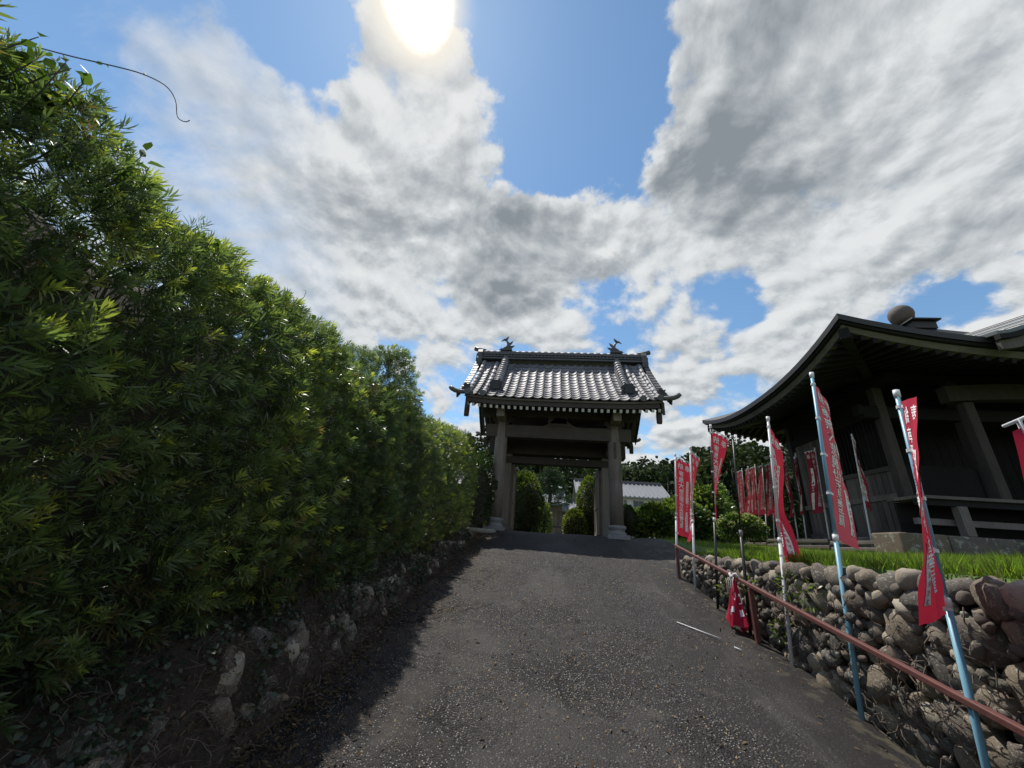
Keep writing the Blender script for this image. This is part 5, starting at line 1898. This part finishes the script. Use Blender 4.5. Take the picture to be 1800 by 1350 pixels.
for i, (c, r_, lab) in enumerate((((3.55, 13.4, 2.42), (0.75, 0.7, 0.52), 'leafy bush right of the gate below the white house'), ((4.55, 14.2, 2.58), (0.85, 0.8, 0.72), 'big leafy bush behind the flat readable banner'),
                                  ((5.5, 14.8, 2.85), (0.8, 0.8, 1.0), 'dark leafy bush behind the banner gathered to a point'), ((6.5, 17.0, 3.0), (0.9, 0.9, 1.1), 'leafy bush behind the far end of the banner row'),
                                  ((7.6, 19.5, 3.2), (1.3, 1.0, 1.4), 'bush in shade past the far end of the hall wall'))):
    bush('bush', lab, c, r_, 3600, (0.13, 0.062), 'broad_leaf', 'bush', 0.66, 'leafy bushes beyond the lawn', seed=20 + i, young=0.45, lump=0.22, shell=0.45, bright=0.08 if i < 2 else 0.0)
bush('flowering_shrub', 'pale green flowering shrub with whitish heads on the lawn before the banner row', (5.45, 12.1, 2.40), (0.62, 0.55, 0.36), 2200, (0.09, 0.045), 'broad_leaf', 'shrub', 0.7, seed=31, young=0.3)
fs = bpy.data.objects[[o.name for o in bpy.data.objects if o.name.startswith('flowering_shrub')][0]]
for q in range(34):
    a = random.uniform(-2.9, 0.5); b = random.uniform(0.0, 1.2)
    c = (5.45 + 0.62 * math.cos(a) * math.cos(b), 12.1 + 0.55 * math.sin(a) * math.cos(b), 2.42 + 0.36 * math.sin(b))
    leaf_blob('flower_head', c, (0.075, 0.075, 0.06), 60, (0.04, 0.03), 'flower_leaf', fs, seed=q, bright=0.3, flat_base=False, lump=0.05, kind='stuff')

# garden pine with layered pads
pn = thing('pine_tree', 'layered garden pine behind the gate opening', 'tree', (0.15, 24, ZG))
g = G(); g.tube([(0.15, 24, ZG), (0.05, 24, 3.2), (0.2, 24, 4.3), (0.05, 24, 5.2), (0.1, 24, 5.9)], [0.16, 0.14, 0.11, 0.08, 0.04], 8)
for (dx, z) in ((-0.6, 3.9), (0.75, 4.0), (-0.5, 4.6), (0.6, 4.75), (-0.35, 5.2), (0.4, 5.35)):
    g.tube([(0.1, 24, z - 0.15), (0.1 + dx, 24, z)], [0.06, 0.03], 6)
obj('trunk', g, 'bark', pn, True)
for i, (dx, z, r_) in enumerate(((-0.75, 3.95, 0.55), (0.85, 4.05, 0.55), (0.1, 4.35, 0.7), (-0.55, 4.7, 0.5), (0.6, 4.85, 0.5), (-0.3, 5.3, 0.45), (0.42, 5.4, 0.42), (0.1, 5.85, 0.42))):
    leaf_blob('crown', (0.12 + dx, 24 + 0.2 * math.sin(i), z), (r_, r_, 0.26), 900, (0.16, 0.02), 'pine_needle', pn, seed=50 + i, young=0.3, shell=0.6, tilt=1.0, bright=0.1)


# ------------------------------------------------------------------ buildings beyond
def gable_roof(root, x0, x1, y0, y1, ze, zr, mat='far_tile', over=0.5, rows=10, name='roof'):
    ym = (y0 + y1) / 2
    g = G()
    def fn(u, v):
        x = x0 - over + (x1 - x0 + 2 * over) * u; y = y0 - over + (y1 - y0 + 2 * over) * v
        e = 1 - abs(2 * v - 1)
        return Vector((x, y, ze + (zr - ze) * e))
    g.slab(fn, 2, 2, (0, 0, -0.12))
    rf = obj(name, g, mat, root)
    # rolls of the tiles
    g = G()
    n = int((x1 - x0 + 2 * over) / 0.42)
    for i in range(n + 1):
        x = x0 - over + (x1 - x0 + 2 * over) * i / n
        g.tube([(x, y0 - over, ze + 0.03), (x, ym, zr + 0.03)], 0.075, 6)
    obj('tile_rolls', g, mat, rf, kind='stuff')
    g = G(); g.beam((x0 - over, ym, zr + 0.12), (x1 + over, ym, zr + 0.12), 0.34, 0.26)
    obj('ridge', g, 'ridge_tile', rf)
    return rf


def window(root, x0, x1, z0, z1, y):
    g = G()
    t = 0.06
    g.lo((x0, y - 0.06, z0), (x1, y + 0.02, z0 + t)); g.lo((x0, y - 0.06, z1 - t), (x1, y + 0.02, z1)); g.lo((x0, y - 0.06, z0 + t), (x0 + t, y + 0.02, z1 - t)); g.lo((x1 - t, y - 0.06, z0 + t), (x1, y + 0.02, z1 - t))
    g.lo(((x0 + x1) / 2 - 0.025, y - 0.05, z0 + t), ((x0 + x1) / 2 + 0.025, y + 0.02, z1 - t))
    w = obj('window', g, 'window_frame_metal', root)
    g = G(); g.lo((x0 + t, y - 0.03, z0 + t), (x1 - t, y - 0.01, z1 - t))
    obj('pane', g, 'window_glass', w)


hs = thing('house', 'two-storey pale plastered house with a grey tiled roof right of the gate', 'house', (7.6, 43, ZG))
g = G(); g.lo((3.4, 40.3, ZG - 0.3), (11.5, 46, 6.55)); obj('wall', g, 'plaster', hs)
gable_roof(hs, 3.4, 11.5, 40.3, 46, 6.5, 8.25)
for (a, b) in ((4.2, 5.4), (8.45, 9.5)):
    window(hs, a, b, 5.55, 6.2, 40.3)
window(hs, 7.55, 7.85, 5.6, 6.2, 40.3)
window(hs, 10.2, 11.0, 5.55, 6.1, 40.3)
g = G(); g.slab(lambda u, v: Vector((3.0 + 8.9 * u, 39.0 + 1.28 * v, 4.75 + 0.45 * v)), 2, 1, (0, 0, -0.1)); obj('canopy_roof', g, 'far_tile', hs)
for (a, b) in ((4.2, 6.0), (7.2, 9.4)):
    window(hs, a, b, 2.4, 4.2, 40.3)

rs = thing('gatehouse', 'low wooden entrance building with two stepped tiled roofs seen through the gate', 'building', (0.5, 31, ZG))
g = G(); g.lo((-1.6, 30.3, ZG - 0.2), (1.15, 33, 4.35)); g.lo((1.152, 30.8, ZG - 0.2), (4.5, 33, 4.05)); obj('wall', g, 'far_wood', rs)
gable_roof(rs, -1.6, 0.95, 30.0, 33, 4.45, 5.35, over=0.4)
gable_roof(rs, 1.36, 4.5, 30.5, 33, 4.1, 4.85, over=0.2, name='lower_roof')
for q in range(4):
    xa = -0.32 + q * 0.36
    g = G(); g.lo((xa, 30.24, ZG), (xa + 0.34, 30.29, 4.0)); dd = obj('door', g, 'door_wood', rs)
    g = G(); g.lo((xa, 30.225, ZG + 0.9), (xa + 0.34, 30.238, ZG + 1.0)); g.lo((xa + 0.15, 30.225, ZG + 1.002), (xa + 0.18, 30.238, 4.0)); obj('door_rail', g, 'gate_beam_wood', dd)
g = G(); g.lo((1.2, 30.70, 2.0), (2.6, 30.78, 3.6)); obj('plaster_panel', g, 'plaster', rs)
lb = thing('outbuilding', 'building with a pale tiled roof showing between the hedge and the left gate pillar', 'building', (-6.5, 28, ZG))
g = G(); g.lo((-11, 26, ZG - 0.2), (-3.6, 31, 4.85)); obj('wall', g, 'far_wood', lb)
gable_roof(lb, -11, -3.6, 26, 31, 4.9, 6.3, over=0.5)

# ------------------------------------------------------------------ wooded hills
HPROF = [(-1.3, .26), (-0.6, .27), (-0.41, .262), (-.17, .232), (.03, .20), (.224, .185), (.31, .205), (.38, .232), (.425, .262), (.53, .257), (.8, .24), (1.6, .22)]


def crest(t):
    for (a, ha), (b, hb) in zip(HPROF[:-1], HPROF[1:]):
        if t <= b: return ha + (hb - ha) * max(0, (t - a) / (b - a))
    return HPROF[-1][1]


def hill_z(x, y):
    t = x / max(y, 1.0)
    f = sstep(y, 48, 118)
    top = crest(max(-1.3, min(1.6, t))) * 112 - 5.5
    return 1.7 + (top - 1.7) * f - 6 * sstep(y, 125, 240)


g = G()
nxh, nyh = 70, 30
for j in range(nyh + 1):
    y = 44 + 200 * (j / nyh) ** 1.3
    for i in range(nxh + 1):
        x = (-1.35 + 2.95 * i / nxh) * y
        g.V.append((x, y, hill_z(x, y)))
for j in range(nyh):
    for i in range(nxh):
        a = j * (nxh + 1) + i
        g.F.append((a, a + 1, a + nxh + 2, a + nxh + 1))
struct('hill', g, 'hill_ground', True)


def tree_cloud(xs, ys, hs, conic, per, lw, seed):
    """crowns of many far trees as one mass of leaf clumps"""
    r = np.random.default_rng(seed)
    pos, dirs, tin, sc = [], [], [], []
    for x, y, h, cn in zip(xs, ys, hs, conic):
        n = per
        zb = hill_z(x, y)
        u = r.random(n) ** 0.8
        a = r.uniform(0, 6.283, n)
        if cn: rad = 0.26 * h * (1.02 - u) ** 0.8 * (0.75 + 0.5 * r.random(n))
        else: rad = 0.36 * h * np.sqrt(np.clip(1 - (1.7 * u - 0.75) ** 2, 0.02, 1)) * (0.6 + 0.5 * r.random(n))
        p = np.stack([x + rad * np.cos(a), y + rad * np.sin(a), zb + 0.12 * h + 0.88 * h * u], 1)
        pos.append(p)
        dirs.append(np.stack([np.cos(a), np.sin(a), r.normal(0.1, 0.5, n)], 1) + r.normal(0, 0.4, (n, 3)))
        br = r.normal(0, 0.18)
        tin.append(np.stack([np.clip(0.4 + br + r.normal(0, 0.15, n) + 0.25 * (u - 0.5), 0, 1), r.random(n)], 1))
        sc.append(lw * h / 9 * r.uniform(0.7, 1.4, n))
    pos = np.concatenate(pos); dirs = unit(np.concatenate(dirs)); tin = np.concatenate(tin); sc = np.concatenate(sc)
    TV = np.array([[0, 0, 0], [-.3, .4, 0.08], [.3, .4, -0.05], [-.22, .75, -.05], [.22, .75, 0.05], [0, 1.0, -.12]])
    TF = np.array([[0, 2, 1], [1, 2, 4], [1, 4, 3], [3, 4, 5]])
    return scatter(TV, TF, pos, frames(dirs, r.uniform(-1.5, 1.5, len(pos))), sc, tin, '', '')


nt = 1150
ty = 50 + 75 * rng.random(nt) ** 0.75
tx = rng.uniform(-0.75, 1.15, nt) * ty
hh = rng.uniform(5.0, 9.5, nt) * (0.75 + 0.35 * (ty > 80))
V, F, T = tree_cloud(tx, ty, hh, rng.random(nt) < 0.45, 75, 1.0, 77)
fo = fast_mesh('forest', V, F, 'forest_leaf', None, T, 'stuff')
tag(fo, 'dark green wood covering the hills behind the temple', 'forest')
# trees one can tell apart at the wood's edge, right of the gate
TR = [(12.6, 55, 10.0, 1, 'dark conifer just right of the gate eaves above the house roof'), (14.6, 57, 10.6, 1, 'dark conifer over the middle of the white house roof'), (16.6, 56, 11.2, 0, 'round dark tree above the right end of the white house roof'),
      (18.6, 58, 12.4, 1, 'pointed conifer left of the flat readable banner'), (20.4, 57, 11.4, 0, 'round tree directly behind the flat readable banner'), (21.4, 52, 12.6, 1, 'conifer between the two upper white poles and the black pole'),
      (22.6, 50, 12.4, 0, 'bushy tree rising behind the banner gathered to a point'), (25.2, 52, 12.8, 0, 'broad rounded tree on the skyline left of the hall eave tip'), (27.2, 53, 11.8, 0, 'bushy skyline tree under the hall eave tip')]
for i, (x, y, h, cn, lab) in enumerate(TR):
    zb = hill_z(x, y)
    h2 = h - (zb - 1.6)
    t = thing('conifer_tree' if cn else 'broadleaf_tree', lab, 'tree', (x, y, zb), "trees at the wood's edge")
    g = G(); g.tube([(x, y, zb - 0.3), (x, y, zb + h2 * 0.5), (x, y, zb + h2 * 0.9)], [0.25, 0.16, 0.05], 7); obj('trunk', g, 'bark', t, True)
    V, F, T = tree_cloud([x], [y], [h2], [cn], 700, 0.55, 200 + i)
    fast_mesh('crown', V, F, 'forest_leaf', t, T)
